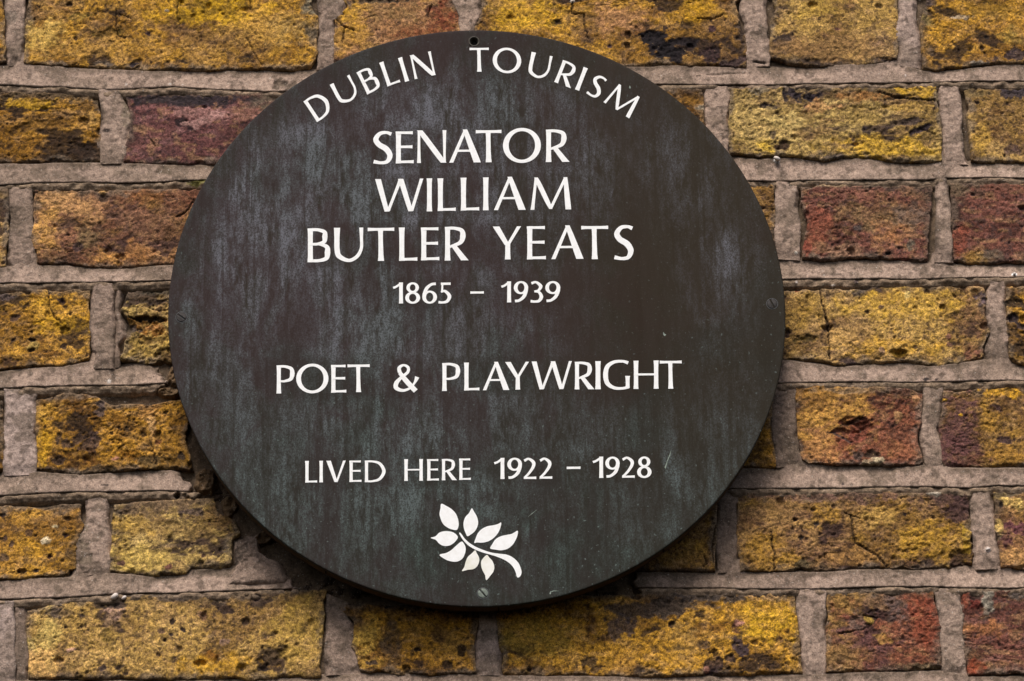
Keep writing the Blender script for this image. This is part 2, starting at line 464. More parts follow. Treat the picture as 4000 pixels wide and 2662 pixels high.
# ---- courses, top to bottom; every brick traced on its own
# course 1
brick(T('00', [(-1900, -75), (20, -62)]), T('00', [(-1900, 425), (38, 405)]), pal='ochre', res=0.0009)
brick(T('00', [(180, -60), (2010, -70)]), T('00', [(150, 405), (600, 440), (830, 446), (960, 458), (1640, 448), (1790, 452), (2000, 436)]),
      left=T('00', [(172, 120), (158, 300)]), right=T('00', [(2000, 30), (2052, 110), (2040, 250), (2050, 350)]), pal='ochre', soot=0.3, pits=1.1, mixb=0.55, mixc=0.4,
      spots=[('00', (280, 230), 130, 110, 20, (214, 176, 92), 0.6, -0.5), ('00', (690, 210), 90, 34, 8, (96, 74, 28), 0.8, 1.2), ('00', (1130, 190), 190, 50, -25, (110, 80, 50), 0.6, 0.4),
             ('00', (1580, 60), 60, 24, 5, (74, 46, 30), 0.9, 1.6), ('00', (950, 215), 26, 20, 0, (46, 30, 38), 0.95, 1.0), ('00', (870, 405), 42, 22, 30, (44, 38, 46), 0.95, 1.5),
             ('00', (1860, 190), 130, 90, 10, (156, 130, 82), 0.55, 0.3), ('00', (2010, 200), 50, 70, 0, (92, 80, 64), 0.8, 1.0), ('00', (2020, 30), 90, 60, 30, (120, 110, 90), 0.85, 0.5),
             ('00', (1400, 60), 330, 110, 0, (206, 158, 26), 0.6, 0), ('00', (1700, 180), 200, 150, 10, (196, 150, 66), 0.5, 0), ('00', (1075, 68), 15, 11, 0, (165, 150, 130), 0.9, -0.5),
             ('00', (500, 110), 90, 30, 10, (112, 94, 40), 0.6, 0.6), ('00', (700, 320), 500, 60, 5, (184, 140, 70), 0.45, 0), ('00', (1480, 360), 26, 30, 0, (92, 70, 50), 0.7, 0.4)],
      cracks=[('00', [(1150, 0), (1140, 100), (1160, 160)], 0.5), ('00', [(750, 60), (748, 190), (760, 230), (810, 245)], 0.6), ('00', [(1610, 0), (1620, 60)], 0.5),
              ('00', [(1590, 240), (1640, 340), (1690, 420)], 0.45), ('00', [(770, 90), (840, 115)], 0.4)], label='large yellow brick at the upper left of the wall')
brick(T('10', [(20, -65), (760, -60)]), T('10', [(8, 405), (200, 440), (835, 440)]), left=T('10', [(90, 40), (10, 120), (15, 300)]), right=T('10', [(775, 10), (826, 110), (828, 200)]),
      pal='pink', soot=0.25, mixb=0.2, mixc=0.7, spots=[('10', (720, 120), 110, 130, 10, (120, 58, 36), 0.9, 0), ('10', (560, 215), 190, 60, 8, (126, 70, 40), 0.8, 0), ('10', (130, 110), 100, 110, 0, (200, 150, 44), 0.8, 0),
             ('10', (90, 270), 120, 120, 0, (178, 132, 56), 0.7, 0), ('10', (300, 5), 170, 20, 0, (50, 44, 38), 0.85, 1.2), ('10', (380, 80), 200, 60, 0, (138, 108, 66), 0.6, 0)],
      cracks=[('10', [(20, 120), (70, 170), (140, 195)], 0.8), ('10', [(80, 165), (60, 270)], 0.6), ('10', [(640, 30), (610, 110)], 0.5)], label='half red half yellow brick end above the plaque')
brick(T('10', [(950, -60), (2760, -60)]), cat(T('10', [(915, 440), (1800, 450), (2050, 425)]), T('20', [(0, 415), (250, 425), (512, 435)])), left=T('10', [(952, 90), (918, 180)]),
      right=T('20', [(450, 10), (480, 130), (515, 230), (525, 340)]), pal='ochre', soot=0.2, mixb=0.5, mixc=0.45,
      spots=[('10', (2080, 260), 95, 75, 40, (28, 22, 24), 1, 0.9), ('10', (2160, 340), 100, 55, -10, (32, 25, 26), 1, 0.9), ('10', (2050, 230), 50, 50, 0, (26, 20, 22), 1, 1.0), ('20', (130, 268), 100, 30, -5, (34, 26, 27), 1, 0.9), ('20', (20, 330), 90, 60, 0, (28, 22, 24), 1, 0.8),
             ('20', (305, 365), 55, 60, 0, (52, 36, 34), 1, 0.5), ('20', (440, 400), 80, 36, 10, (66, 50, 46), 1, 0.4), ('20', (150, 170), 38, 50, 0, (104, 74, 30), 0.85, 0.6), ('20', (305, 190), 24, 24, 0, (64, 42, 48), 0.9, 0.3), ('20', (490, 190), 40, 70, 0, (58, 46, 40), 0.9, 1.4),
             ('10', (1448, 148), 42, 22, 5, (40, 28, 24), 1, 1.4), ('10', (1500, 80), 280, 20, -15, (118, 88, 52), 0.6, 0.5), ('10', (1650, 180), 110, 90, 30, (124, 94, 62), 0.6, 0.5), ('10', (1850, 110), 170, 100, 10, (176, 128, 86), 0.75, 0),
             ('10', (1250, 110), 260, 120, 0, (204, 158, 38), 0.6, 0), ('10', (1785, 300), 22, 16, 0, (60, 44, 50), 0.9, 0.3), ('10', (2140, 180), 20, 14, 0, (50, 38, 36), 0.9, 0.3), ('10', (1545, 10), 14, 11, 0, (230, 215, 200), 1, -0.8), ('20', (250, 60), 130, 80, 0, (196, 146, 26), 0.6, 0),
             ('10', (2290, 160), 40, 30, 0, (60, 44, 30), 0.8, 0.5), ('20', (450, 60), 60, 70, 0, (150, 120, 80), 0.6, 0)],
      cracks=[('10', [(1545, 20), (1540, 90), (1620, 90), (1625, 180), (1650, 250)], 0.8), ('20', [(200, 120), (300, 125), (380, 90)], 0.7)], label='long yellow brick with black scorch marks at the top')
brick(T('20', [(690, -60), (1500, -60)]), T('20', [(672, 372), (760, 395), (830, 430), (1080, 425), (1300, 420), (1490, 395)]), left=T('20', [(700, 60), (676, 160), (668, 300)]), right=T('20', [(1497, 100), (1506, 300)]),
      pal='pale', soot=0.3, mixb=0.5, mixc=0.55, spots=[('20', (770, 250), 75, 44, 10, (52, 42, 46), 0.9, 0.5), ('20', (740, 320), 70, 60, 0, (74, 58, 48), 0.85, 0.6), ('20', (1020, 395), 190, 22, 0, (56, 44, 38), 0.85, 1.0), ('20', (1400, 385), 70, 16, 0, (52, 42, 44), 0.8, 0.9),
             ('20', (1100, 310), 400, 90, 0, (150, 114, 70), 0.7, 0), ('20', (1110, 190), 26, 10, 0, (100, 60, 60), 0.9, 0.3), ('20', (1390, 270), 60, 50, 0, (118, 92, 74), 0.6, 0), ('20', (960, 60), 200, 70, 0, (186, 150, 66), 0.6, 0)], botdirt=0.6, label='pale yellow brick end between two grey joints at upper right')
brick(T('20', [(1710, -60), (3600, -60)]), T('20', [(1655, 455), (1760, 458), (1980, 425), (2200, 410), (3600, 430)]), left=T('20', [(1655, 90), (1640, 180), (1655, 300)]),
      pal='gold', soot=0.4, mixb=0.4, mixc=0.4, spots=[('20', (1690, 20), 60, 30, 0, (70, 58, 56), 0.8, 0.5), ('20', (2240, 360), 110, 36, 10, (52, 44, 52), 0.85, 0.4), ('20', (1910, 115), 70, 14, 0, (176, 156, 130), 0.8, 0), ('20', (2080, 60), 220, 60, 8, (120, 92, 36), 0.6, 0.4),
             ('20', (2235, 230), 70, 60, 0, (140, 116, 50), 0.6, 0), ('20', (2065, 240), 20, 14, 0, (44, 34, 30), 0.9, 1), ('20', (1690, 140), 36, 50, 0, (120, 104, 64), 0.7, 0.3), ('20', (2030, 410), 70, 20, 0, (130, 118, 104), 0.9, -0.4)], label='bright yellow brick cut off by the upper right corner')
# course 2
brick(T('00', [(-260, 595), (300, 588), (632, 582)]), T('00', [(-260, 1058), (60, 1050), (400, 1045), (640, 1043)]), right=T('00', [(625, 640), (650, 760), (645, 950)]), pal='dark', soot=0.45, mixb=0.35, mixc=0.5, aniso=2.4, topdirt=0.9, relief=1.3,
      spots=[('00', (540, 775), 36, 22, -10, (36, 26, 22), 1, 1.4), ('00', (560, 960), 110, 60, 0, (44, 30, 20), 0.8, 1.0), ('00', (130, 830), 60, 40, 20, (80, 54, 20), 0.8, 0.9), ('00', (350, 790), 260, 28, 3, (120, 84, 30), 0.7, 0.7), ('00', (320, 625), 380, 42, 0, (92, 74, 52), 0.85, 0.6),
             ('00', (600, 760), 40, 60, 0, (180, 140, 80), 0.5, 0), ('00', (180, 665), 160, 40, 0, (196, 150, 40), 0.6, 0)], label='golden yellow brick end at the left edge of the second course')
brick(T('00', [(805, 580), (1300, 575), (1840, 590)]), T('00', [(792, 1045), (1050, 1058), (1400, 1058), (1840, 1060)]), left=T('00', [(826, 700), (842, 800), (820, 920), (790, 1000)]), pal='plum', soot=0.1, pits=0.35, mixb=0.5, mixc=0.5, relief=0.8, topdirt=0.7,
      spots=[('00', (1240, 640), 430, 44, -2, (50, 40, 44), 0.95, 0.2), ('00', (1000, 640), 160, 24, 0, (56, 46, 46), 0.9, 0.3), ('00', (1250, 600), 440, 20, 0, (96, 76, 62), 0.8, 0.6), ('00', (1300, 730), 260, 36, -6, (150, 108, 100), 0.75, -0.2), ('00', (1300, 780), 120, 36, 20, (180, 138, 128), 0.65, -0.2),
             ('00', (1200, 660), 120, 44, 0, (44, 36, 38), 0.8, 0.2), ('00', (1080, 730), 50, 40, 0, (160, 112, 96), 0.6, 0), ('00', (1600, 720), 120, 80, 0, (150, 106, 88), 0.6, 0), ('00', (950, 690), 90, 24, 0, (128, 84, 80), 0.6, 0), ('00', (1700, 640), 120, 60, 0, (104, 90, 74), 0.8, 0.3)],
      cracks=[('00', [(970, 900), (1000, 940)], 0.4)], label='purple red brick end left of the plaque')
brick(T('20', [(-700, 575), (240, 562)]), T('20', [(-700, 1030), (250, 1030)]), right=T('20', [(246, 640), (256, 780)]), pal='dark', soot=0.6, mixc=0.7, spots=[('20', (215, 690), 50, 26, 0, (158, 142, 120), 0.9, -0.5), ('20', (190, 640), 70, 40, 0, (110, 76, 26), 0.7, 0.5)])
brick(T('20', [(412, 565), (560, 570), (700, 560), (1740, 552)]), T('20', [(406, 1004), (470, 990), (600, 1022), (740, 1005), (830, 1010), (1010, 1035), (1180, 1010), (1400, 1030), (1560, 1045), (1775, 1045)]), left=T('20', [(404, 800)]), right=T('20', [(1755, 640), (1772, 760), (1786, 900)]),
      pal='sand', soot=0.28, mixb=0.35, mixc=0.5, aniso=3.2, relief=1.7, pits=0.6,
      spots=[('20', (820, 605), 62, 36, -25, (46, 38, 44), 0.97, 0.9), ('20', (950, 625), 88, 26, 8, (44, 36, 42), 0.97, 0.8), ('20', (770, 620), 20, 44, 10, (50, 40, 44), 0.9, 0.7), ('20', (905, 690), 14, 26, 0, (60, 44, 42), 0.9, 0.5), ('20', (660, 692), 62, 22, -4, (50, 42, 46), 0.9, 0.8),
             ('20', (548, 710), 18, 12, 0, (50, 42, 46), 0.9, 0.7), ('20', (750, 760), 22, 15, 0, (60, 50, 48), 0.9, 0.7), ('20', (690, 865), 20, 26, 0, (58, 48, 50), 0.85, 0.6), ('20', (755, 945), 50, 36, 0, (56, 38, 28), 0.95, 1.4), ('20', (1250, 925), 46, 26, 0, (60, 46, 46), 0.95, 0.7),
             ('20', (1300, 845), 36, 26, 0, (58, 46, 50), 0.9, 0.7), ('20', (1540, 790), 130, 26, 12, (60, 48, 46), 0.92, 1.0), ('20', (1640, 840), 95, 20, 25, (48, 38, 44), 0.95, 1.4), ('20', (1450, 770), 120, 40, 10, (96, 76, 56), 0.7, 0.5), ('20', (1250, 750), 100, 70, 0, (150, 122, 66), 0.6, 0.7),
             ('20', (590, 590), 70, 34, 0, (136, 122, 102), 0.9, -0.3), ('20', (1250, 620), 170, 30, 0, (150, 104, 56), 0.75, 0), ('20', (1010, 690), 110, 44, 0, (186, 136, 88), 0.7, 0), ('20', (1600, 590), 140, 36, 0, (198, 154, 44), 0.7, 0), ('20', (1500, 630), 110, 12, 8, (66, 48, 32), 0.8, 1.2),
             ('20', (560, 790), 150, 110, 0, (186, 156, 96), 0.6, 0), ('20', (820, 800), 180, 80, 0, (212, 182, 112), 0.6, -0.4), ('20', (1400, 960), 360, 70, 0, (206, 162, 52), 0.7, -0.3), ('20', (650, 950), 50, 50, 0, (206, 168, 60), 0.7, -0.3), ('20', (1580, 690), 150, 30, 0, (176, 140, 70), 0.7, 0), ('20', (920, 890), 40, 15, 0, (124, 96, 64), 0.8, 0.3)],
      cracks=[('20', [(1380, 595), (1480, 625), (1590, 640), (1740, 650)], 0.8), ('20', [(1640, 830), (1740, 870)], 0.8)], label='pale yellow brick with purple black blotches right of the plaque')
brick(T('20', [(1915, 572), (2800, 565)]), T('20', [(1968, 1042), (2120, 1050), (2800, 1040)]), left=T('20', [(1950, 700), (1935, 740), (1962, 900)]), pal='pale', soot=0.3, mixb=0.3, mixc=0.5, relief=1.1,
      spots=[('20', (2260, 600), 110, 36, 0, (56, 48, 54), 0.9, 0.4), ('20', (2010, 662), 16, 12, 0, (50, 36, 30), 0.95, 1), ('20', (1990, 600), 120, 30, 0, (120, 100, 66), 0.7, 0.3), ('20', (2230, 970), 50, 44, 0, (80, 60, 58), 0.7, 0.4), ('20', (2050, 900), 90, 80, 0, (200, 156, 66), 0.6, 0)])
# course 3
brick(T('00', [(-1200, 1225), (55, 1222)]), T('01', [(-1200, 330), (30, 320)]), right=T('00', [(62, 1400)]), pal='pale', soot=0.9, mixc=0.8, relief=1.4, res=0.0009)
brick(T('00', [(220, 1218), (700, 1218), (2000, 1215)]), T('01', [(238, 300), (420, 300), (700, 325), (1115, 305), (2000, 310)]), left=T('01', [(218, 0), (200, 150), (205, 195), (235, 215)]), pal='pink', soot=0.3, pits=1.2, mixb=0.5, mixc=0.5, relief=1.2,
      spots=[('01', (560, 90), 90, 80, 0, (92, 70, 50), 0.85, 1.2), ('01', (560, 150), 60, 46, 0, (120, 96, 64), 0.8, -0.6), ('01', (500, 190), 50, 24, 0, (66, 50, 50), 0.8, 0.8), ('01', (440, 35), 60, 30, 0, (76, 56, 44), 0.7, 0.6), ('01', (1080, 110), 44, 50, 0, (92, 64, 40), 0.7, 0.5), ('01', (960, 30), 230, 120, 0, (120, 86, 66), 0.55, 0),
             ('01', (700, 260), 90, 50, 0, (186, 134, 70), 0.7, -0.6), ('01', (280, 100), 90, 160, 0, (190, 142, 74), 0.7, 0), ('00', (450, 1320), 180, 60, -20, (196, 148, 96), 0.7, 0), ('00', (1240, 1250), 140, 80, 10, (106, 62, 44), 0.8, 0), ('00', (655, 1235), 32, 22, 0, (176, 136, 84), 0.95, -0.9), ('00', (665, 1275), 34, 22, 0, (66, 48, 38), 0.9, 1.0),
             ('00', (920, 1260), 150, 50, 0, (146, 94, 50), 0.7, 0), ('01', (880, 230), 90, 60, 0, (160, 110, 60), 0.6, -0.4)], cracks=[('00', [(1250, 1290), (1200, 1370), (1140, 1400)], 0.8)], botdirt=0.5, label='brownish pink brick left of the plaque with a lump on its face')
brick(T('20', [(-600, 1192), (705, 1180)]), T('21', [(-600, 280), (700, 265)]), right=T('20', [(708, 1400)]), pal='brown', soot=0.6, mixc=0.5, aniso=3, relief=1.5, topdirt=0.9)
brick(T('20', [(862, 1192), (1200, 1185), (1715, 1195)]), T('21', [(880, 262), (1000, 278), (1150, 262), (1400, 262), (1640, 288), (1690, 280)]), left=T('20', [(870, 1300), (905, 1420), (900, 1520)]), right=T('21', [(1712, -50), (1698, 100), (1700, 230)]), pal='red', soot=0.3, mixb=0.5, mixc=0.45, relief=1.3, pits=0.9,
      spots=[('20', (1250, 1240), 200, 50, 0, (142, 88, 74), 0.7, 0), ('21', (990, 60), 130, 110, 0, (138, 72, 54), 0.7, 0), ('21', (910, 190), 40, 40, 0, (134, 64, 50), 0.8, 0), ('20', (1350, 1400), 200, 70, 0, (140, 110, 72), 0.6, 0), ('20', (1590, 1400), 110, 70, 0, (104, 86, 74), 0.7, 0.2), ('21', (1240, 70), 30, 16, 0, (84, 74, 70), 0.8, 0), ('21', (1580, 180), 26, 36, 0, (96, 86, 72), 0.8, 0.3),
             ('21', (1435, 232), 18, 12, 30, (24, 16, 14), 1, 1.8), ('21', (1300, 236), 40, 16, 0, (90, 76, 66), 0.8, 0.3), ('21', (1150, 220), 110, 50, 0, (156, 118, 92), 0.7, 0), ('21', (1450, 110), 90, 80, 0, (170, 116, 72), 0.6, 0), ('20', (860, 1430), 40, 50, 0, (60, 50, 40), 0.85, 1.2), ('20', (1100, 1190), 200, 16, 0, (140, 118, 90), 0.8, -0.3)], label='reddish brick end right of the plaque, third course')
brick(T('20', [(1835, 1182), (2800, 1170)]), T('21', [(1848, 282), (2100, 300), (2250, 285), (2800, 285)]), left=T('20', [(1842, 1400)]), pal='red', soot=0.2, mixb=0.75, mixc=0.4, aniso=2.4, relief=1.2, topdirt=0.6,
      spots=[('20', (2200, 1200), 160, 40, 0, (116, 66, 54), 0.7, 0), ('20', (1900, 1230), 60, 60, 0, (110, 92, 70), 0.6, 0.4), ('21', (1890, 150), 50, 110, -15, (140, 66, 48), 0.7, 0), ('21', (2100, 240), 100, 30, 0, (110, 96, 80), 0.6, 0), ('21', (1980, 250), 70, 60, 0, (170, 130, 60), 0.5, 0)], label='orange red brick at the right edge, third course')
# course 4
brick(T('01', [(-330, 478), (0, 480), (60, 478), (200, 462), (400, 466), (572, 462)]), T('01', [(-330, 1000), (0, 985), (120, 968), (400, 958), (582, 922)]), right=T('01', [(582, 600), (582, 800)]), pal='gold', soot=0.35, pits=1.7, mixb=0.4, mixc=0.3, relief=1.2,
      spots=[('01', (215, 830), 34, 34, 0, (150, 122, 64), 0.9, -1.0), ('01', (210, 790), 26, 14, 0, (44, 30, 20), 0.95, 1.6), ('01', (205, 856), 26, 10, 0, (50, 36, 24), 0.9, 1.5), ('01', (412, 832), 24, 20, 0, (60, 44, 36), 0.95, 1.2), ('01', (85, 790), 16, 16, 0, (44, 32, 28), 0.9, 1.2), ('01', (90, 645), 50, 20, 20, (72, 52, 44), 0.9, 0.9), ('01', (50, 940), 70, 50, 0, (72, 50, 34), 0.85, 0.8),
             ('01', (395, 528), 26, 13, 0, (60, 44, 46), 0.95, 0.6), ('01', (420, 575), 16, 12, 0, (52, 36, 24), 0.9, 1), ('01', (50, 510), 60, 20, 0, (84, 70, 66), 0.8, 0.2), ('01', (30, 600), 60, 30, 10, (80, 56, 30), 0.8, 0.8), ('01', (270, 590), 60, 120, 0, (214, 162, 50), 0.6, 0), ('01', (410, 690), 180, 60, 0, (200, 152, 24), 0.5, 0)],
      cracks=[('01', [(310, 470), (320, 570), (350, 640), (400, 680)], 0.5)], label='deep yellow brick end at the left edge of the fourth course')
brick(T('01', [(815, 470), (1000, 462), (1700, 465)]), T('01', [(775, 915), (900, 930), (980, 960), (1060, 930), (1700, 930)]), left=T('01', [(800, 560), (768, 595), (815, 650), (850, 720), (800, 800)]), pal='sand', soot=0.5, pits=1.4, relief=2.2, aniso=2.2, mixb=0.5,
      spots=[('01', (950, 700), 160, 55, 0, (128, 86, 34), 0.9, 2.6), ('01', (850, 720), 50, 36, 10, (66, 56, 50), 0.95, 2.0), ('01', (960, 650), 150, 16, -4, (44, 32, 20), 0.95, 3.0), ('01', (1000, 700), 60, 20, 0, (170, 120, 70), 0.7, 0.2), ('01', (1020, 480), 100, 20, 0, (60, 52, 40), 0.8, 1.2), ('01', (1000, 790), 120, 24, 0, (100, 74, 36), 0.7, 1.2), ('01', (1050, 910), 70, 70, 0, (84, 62, 36), 0.7, 1.5)],
      label='crumbling yellow brick end with a deep groove beside the plaque rim')
brick(T('21', [(180, 455), (780, 462), (1000, 452), (1180, 462), (1400, 440), (1560, 432), (1700, 440), (2050, 436)]), T('21', [(180, 925), (780, 912), (1000, 925), (1100, 958), (1300, 945), (1560, 930), (1700, 955), (1900, 945), (2045, 912)]), right=T('21', [(2075, 520), (2062, 620), (2092, 740), (2050, 830), (2065, 880)]),
      pal='pale', soot=0.15, pits=1.7, mixb=0.35, mixc=0.35, relief=1.2,
      spots=[('21', (1500, 885), 62, 26, -22, (60, 40, 14), 0.95, 3.2), ('21', (1525, 865), 36, 22, -20, (34, 22, 12), 1, 3.0), ('21', (900, 780), 90, 24, 8, (74, 58, 26), 0.85, 1.4), ('21', (1170, 920), 60, 30, 0, (64, 50, 50), 0.85, 0.7), ('21', (1180, 770), 130, 60, 8, (186, 146, 86), 0.85, -0.2), ('21', (880, 600), 110, 130, 0, (150, 116, 48), 0.6, 0), ('21', (1980, 600), 90, 160, 0, (126, 90, 64), 0.6, 0),
             ('21', (1990, 880), 60, 60, 0, (126, 76, 62), 0.75, 0), ('21', (1400, 560), 400, 90, 0, (204, 160, 56), 0.6, -0.2), ('21', (1450, 830), 330, 60, 0, (212, 162, 56), 0.6, -0.2), ('21', (1825, 765), 22, 20, 0, (130, 88, 70), 0.95, -0.6), ('21', (1395, 855), 22, 22, 0, (138, 108, 84), 0.9, -0.6), ('21', (1390, 578), 18, 14, 0, (110, 84, 66), 0.9, -0.4), ('21', (1830, 820), 20, 15, 0, (120, 84, 68), 0.9, 0),
             ('21', (1300, 610), 18, 13, 0, (60, 42, 34), 0.9, 1), ('21', (1610, 835), 18, 14, 0, (52, 36, 30), 0.9, 1.2), ('21', (1560, 500), 24, 24, 0, (206, 178, 112), 0.8, -0.2), ('21', (2030, 510), 40, 40, 20, (84, 70, 74), 0.8, 0.3), ('21', (1990, 460), 50, 24, 0, (186, 148, 96), 0.8, 0), ('21', (850, 470), 20, 7, 0, (110, 40, 24), 0.9, 0)],
      cracks=[('21', [(998, 465), (1010, 560), (1040, 650), (1057, 710), (1052, 800), (1060, 905)], 0.9), ('21', [(1035, 640), (1050, 720)], 1.2)], label='yellow brick split by a vertical crack right of the plaque')
brick(T('21', [(2198, 438), (3100, 430)]), T('21', [(2222, 915), (2311, 945), (3100, 940)]), left=T('21', [(2195, 600), (2205, 800)]), pal='gold', soot=0.45, mixc=0.5, relief=1.9, pits=1.2, spots=[('21', (2250, 560), 70, 44, 0, (40, 32, 30), 0.9, 2.0), ('21', (2235, 650), 50, 30, 0, (44, 34, 40), 0.9, 2.0), ('21', (2290, 700), 50, 20, -30, (50, 40, 46), 0.9, 1)], label='yellow brick with black hollows at the right edge')
# course 5
brick(T('01', [(-1200, 1180), (20, 1175)]), T('02', [(-1200, 215), (30, 205)]), pal='dark', soot=0.9, relief=1.6, mixc=0.6, res=0.0009)
brick(T('01', [(232, 1180), (300, 1165), (420, 1118), (520, 1128), (620, 1150), (700, 1195), (950, 1205), (1170, 1165), (1400, 1160)]), T('02', [(238, 215), (400, 228), (560, 232), (860, 205), (1000, 200), (1250, 205)]), left=T('01', [(228, 1300), (235, 1450)]), right=T('02', [(1240, -150), (1190, 10), (1235, 120)]), pal='dark', soot=0.4, pits=1.5, mixb=0.4, mixc=0.3, relief=1.5,
      spots=[('01', (830, 1370), 54, 56, 0, (72, 54, 34), 0.95, 1.2), ('01', (430, 1450), 80, 44, 0, (66, 50, 42), 0.9, 1.0), ('01', (590, 1470), 70, 70, 0, (64, 50, 50), 0.85, 1.0), ('01', (650, 1240), 36, 36, 20, (78, 64, 60), 0.9, 0.6), ('01', (980, 1330), 24, 110, 8, (186, 144, 92), 0.75, -0.3), ('01', (940, 1250), 90, 50, 0, (170, 122, 64), 0.7, 0), ('01', (1022, 1445), 24, 20, 0, (84, 48, 26), 0.95, 1),
             ('01', (290, 1410), 20, 14, 0, (60, 36, 20), 0.9, 1.2), ('01', (290, 1355), 12, 12, 0, (40, 28, 18), 0.95, 1.2), ('02', (490, 130), 130, 60, 0, (74, 46, 18), 0.8, 0.9), ('02', (570, 130), 44, 40, 0, (110, 70, 20), 0.7, 1.3), ('02', (380, 140), 44, 30, 0, (60, 44, 34), 0.9, 1.2), ('02', (850, 110), 90, 36, -20, (120, 78, 16), 0.8, 0.8), ('02', (750, 130), 24, 14, 20, (150, 104, 84), 0.9, -0.3),
             ('02', (1000, 160), 150, 40, 0, (96, 76, 46), 0.8, 0.8), ('02', (1150, 80), 100, 120, 0, (130, 92, 30), 0.6, 1.0), ('02', (1165, 120), 30, 24, 0, (48, 40, 36), 0.9, 0.6), ('01', (300, 1250), 100, 60, 0, (196, 150, 60), 0.6, 0), ('02', (280, 60), 50, 130, 0, (196, 148, 36), 0.7, 0), ('02', (650, 200), 110, 26, 0, (86, 70, 52), 0.85, 0.7), ('01', (600, 1180), 50, 16, 0, (190, 140, 60), 0.7, 0)],
      cracks=[('02', [(980, 40), (1010, 170)], 0.5)], botdirt=0.6, label='dark speckled golden brick left of the plaque, fifth course')
brick(T('21', [(-300, 1080), (690, 1075)]), T('22', [(-300, 200), (712, 190)]), right=T('21', [(690, 1300)]), pal='dark', soot=0.5, mixc=0.7)
brick(T('21', [(842, 1085), (1000, 1078), (1230, 1090), (1380, 1085), (1600, 1112), (1655, 1135)]), T('22', [(925, 165), (1100, 172), (1280, 165), (1400, 180), (1500, 185), (1665, 168)]), left=T('21', [(838, 1200), (850, 1400), (880, 1560)]), right=T('21', [(1645, 1330), (1625, 1400), (1650, 1530)]), pal='redo', soot=0.25, pits=1.0, mixb=0.2, mixc=0.3, relief=1.4,
      spots=[('21', (1060, 1280), 230, 200, 20, (186, 138, 66), 0.85, 0), ('21', (960, 1150), 150, 70, 0, (148, 106, 48), 0.8, 0), ('21', (1200, 1110), 260, 26, 0, (130, 104, 74), 0.85, 0.4), ('22', (1010, 60), 130, 90, 0, (180, 128, 76), 0.75, 0), ('22', (1150, 40), 90, 60, 30, (122, 60, 46), 0.75, 0), ('21', (1230, 1350), 100, 46, -15, (110, 58, 38), 0.95, 2.2), ('21', (1230, 1400), 80, 60, 0, (112, 54, 42), 0.95, 2.2), ('21', (1130, 1385), 60, 26, 0, (108, 62, 44), 0.95, 2.2), ('21', (1265, 1340), 40, 50, 0, (104, 54, 40), 0.95, 2.2),
             ('21', (1070, 1385), 30, 8, 0, (50, 40, 38), 0.9, 1.6), ('21', (1150, 1425), 80, 9, -30, (66, 54, 50), 0.85, 0.8), ('21', (1200, 1315), 100, 14, 20, (56, 38, 28), 0.8, 1.6), ('22', (1330, 100), 60, 30, 0, (56, 44, 34), 0.9, 1.4), ('22', (1340, 150), 70, 22, 8, (168, 150, 120), 0.9, -1.2), ('22', (1240, 110), 44, 50, 0, (90, 72, 64), 0.8, 0.5), ('21', (1500, 1290), 26, 40, 0, (176, 140, 92), 0.75, -0.3), ('21', (1612, 1165), 30, 20, 30, (190, 140, 96), 0.9, -0.5),
             ('21', (1500, 1440), 160, 110, 0, (152, 88, 62), 0.6, 0), ('21', (1330, 1307), 14, 10, 0, (50, 24, 16), 0.95, 1), ('21', (1555, 1500), 60, 60, 0, (160, 94, 66), 0.6, -0.4)], label='red and yellow brick end with a triangular hollow right of the plaque')
brick(T('21', [(1792, 1105), (1900, 1108), (2060, 1085), (2300, 1075), (3700, 1080)]), T('22', [(1790, 185), (1950, 178), (2120, 190), (2180, 178), (3700, 175)]), left=T('21', [(1785, 1200), (1765, 1330), (1775, 1500)]), pal='brown', soot=0.35, pits=1.0, mixb=0.4, mixc=0.5, relief=1.3,
      spots=[('21', (1880, 1200), 110, 100, 0, (94, 62, 58), 0.9, 0), ('21', (1880, 1380), 130, 130, 0, (98, 66, 60), 0.85, 0), ('22', (1900, 60), 140, 130, 0, (96, 62, 58), 0.9, 0), ('22', (1990, 150), 120, 40, 0, (100, 62, 50), 0.8, 0), ('21', (2120, 1230), 50, 26, 0, (66, 46, 46), 0.9, 0.8), ('21', (2190, 1430), 44, 28, 0, (60, 42, 44), 0.9, 0.7), ('21', (2200, 1120), 160, 44, 0, (190, 140, 36), 0.75, 0), ('21', (1905, 1275), 14, 12, 0, (206, 156, 36), 0.95, -0.4), ('22', (2220, 120), 110, 50, 0, (170, 124, 50), 0.7, 0),
             ('21', (2080, 1280), 60, 110, 0, (170, 126, 44), 0.6, 0), ('21', (1800, 1175), 16, 10, 0, (196, 148, 50), 0.9, -0.3)], label='mottled purple and yellow brick at the right edge, fifth course')
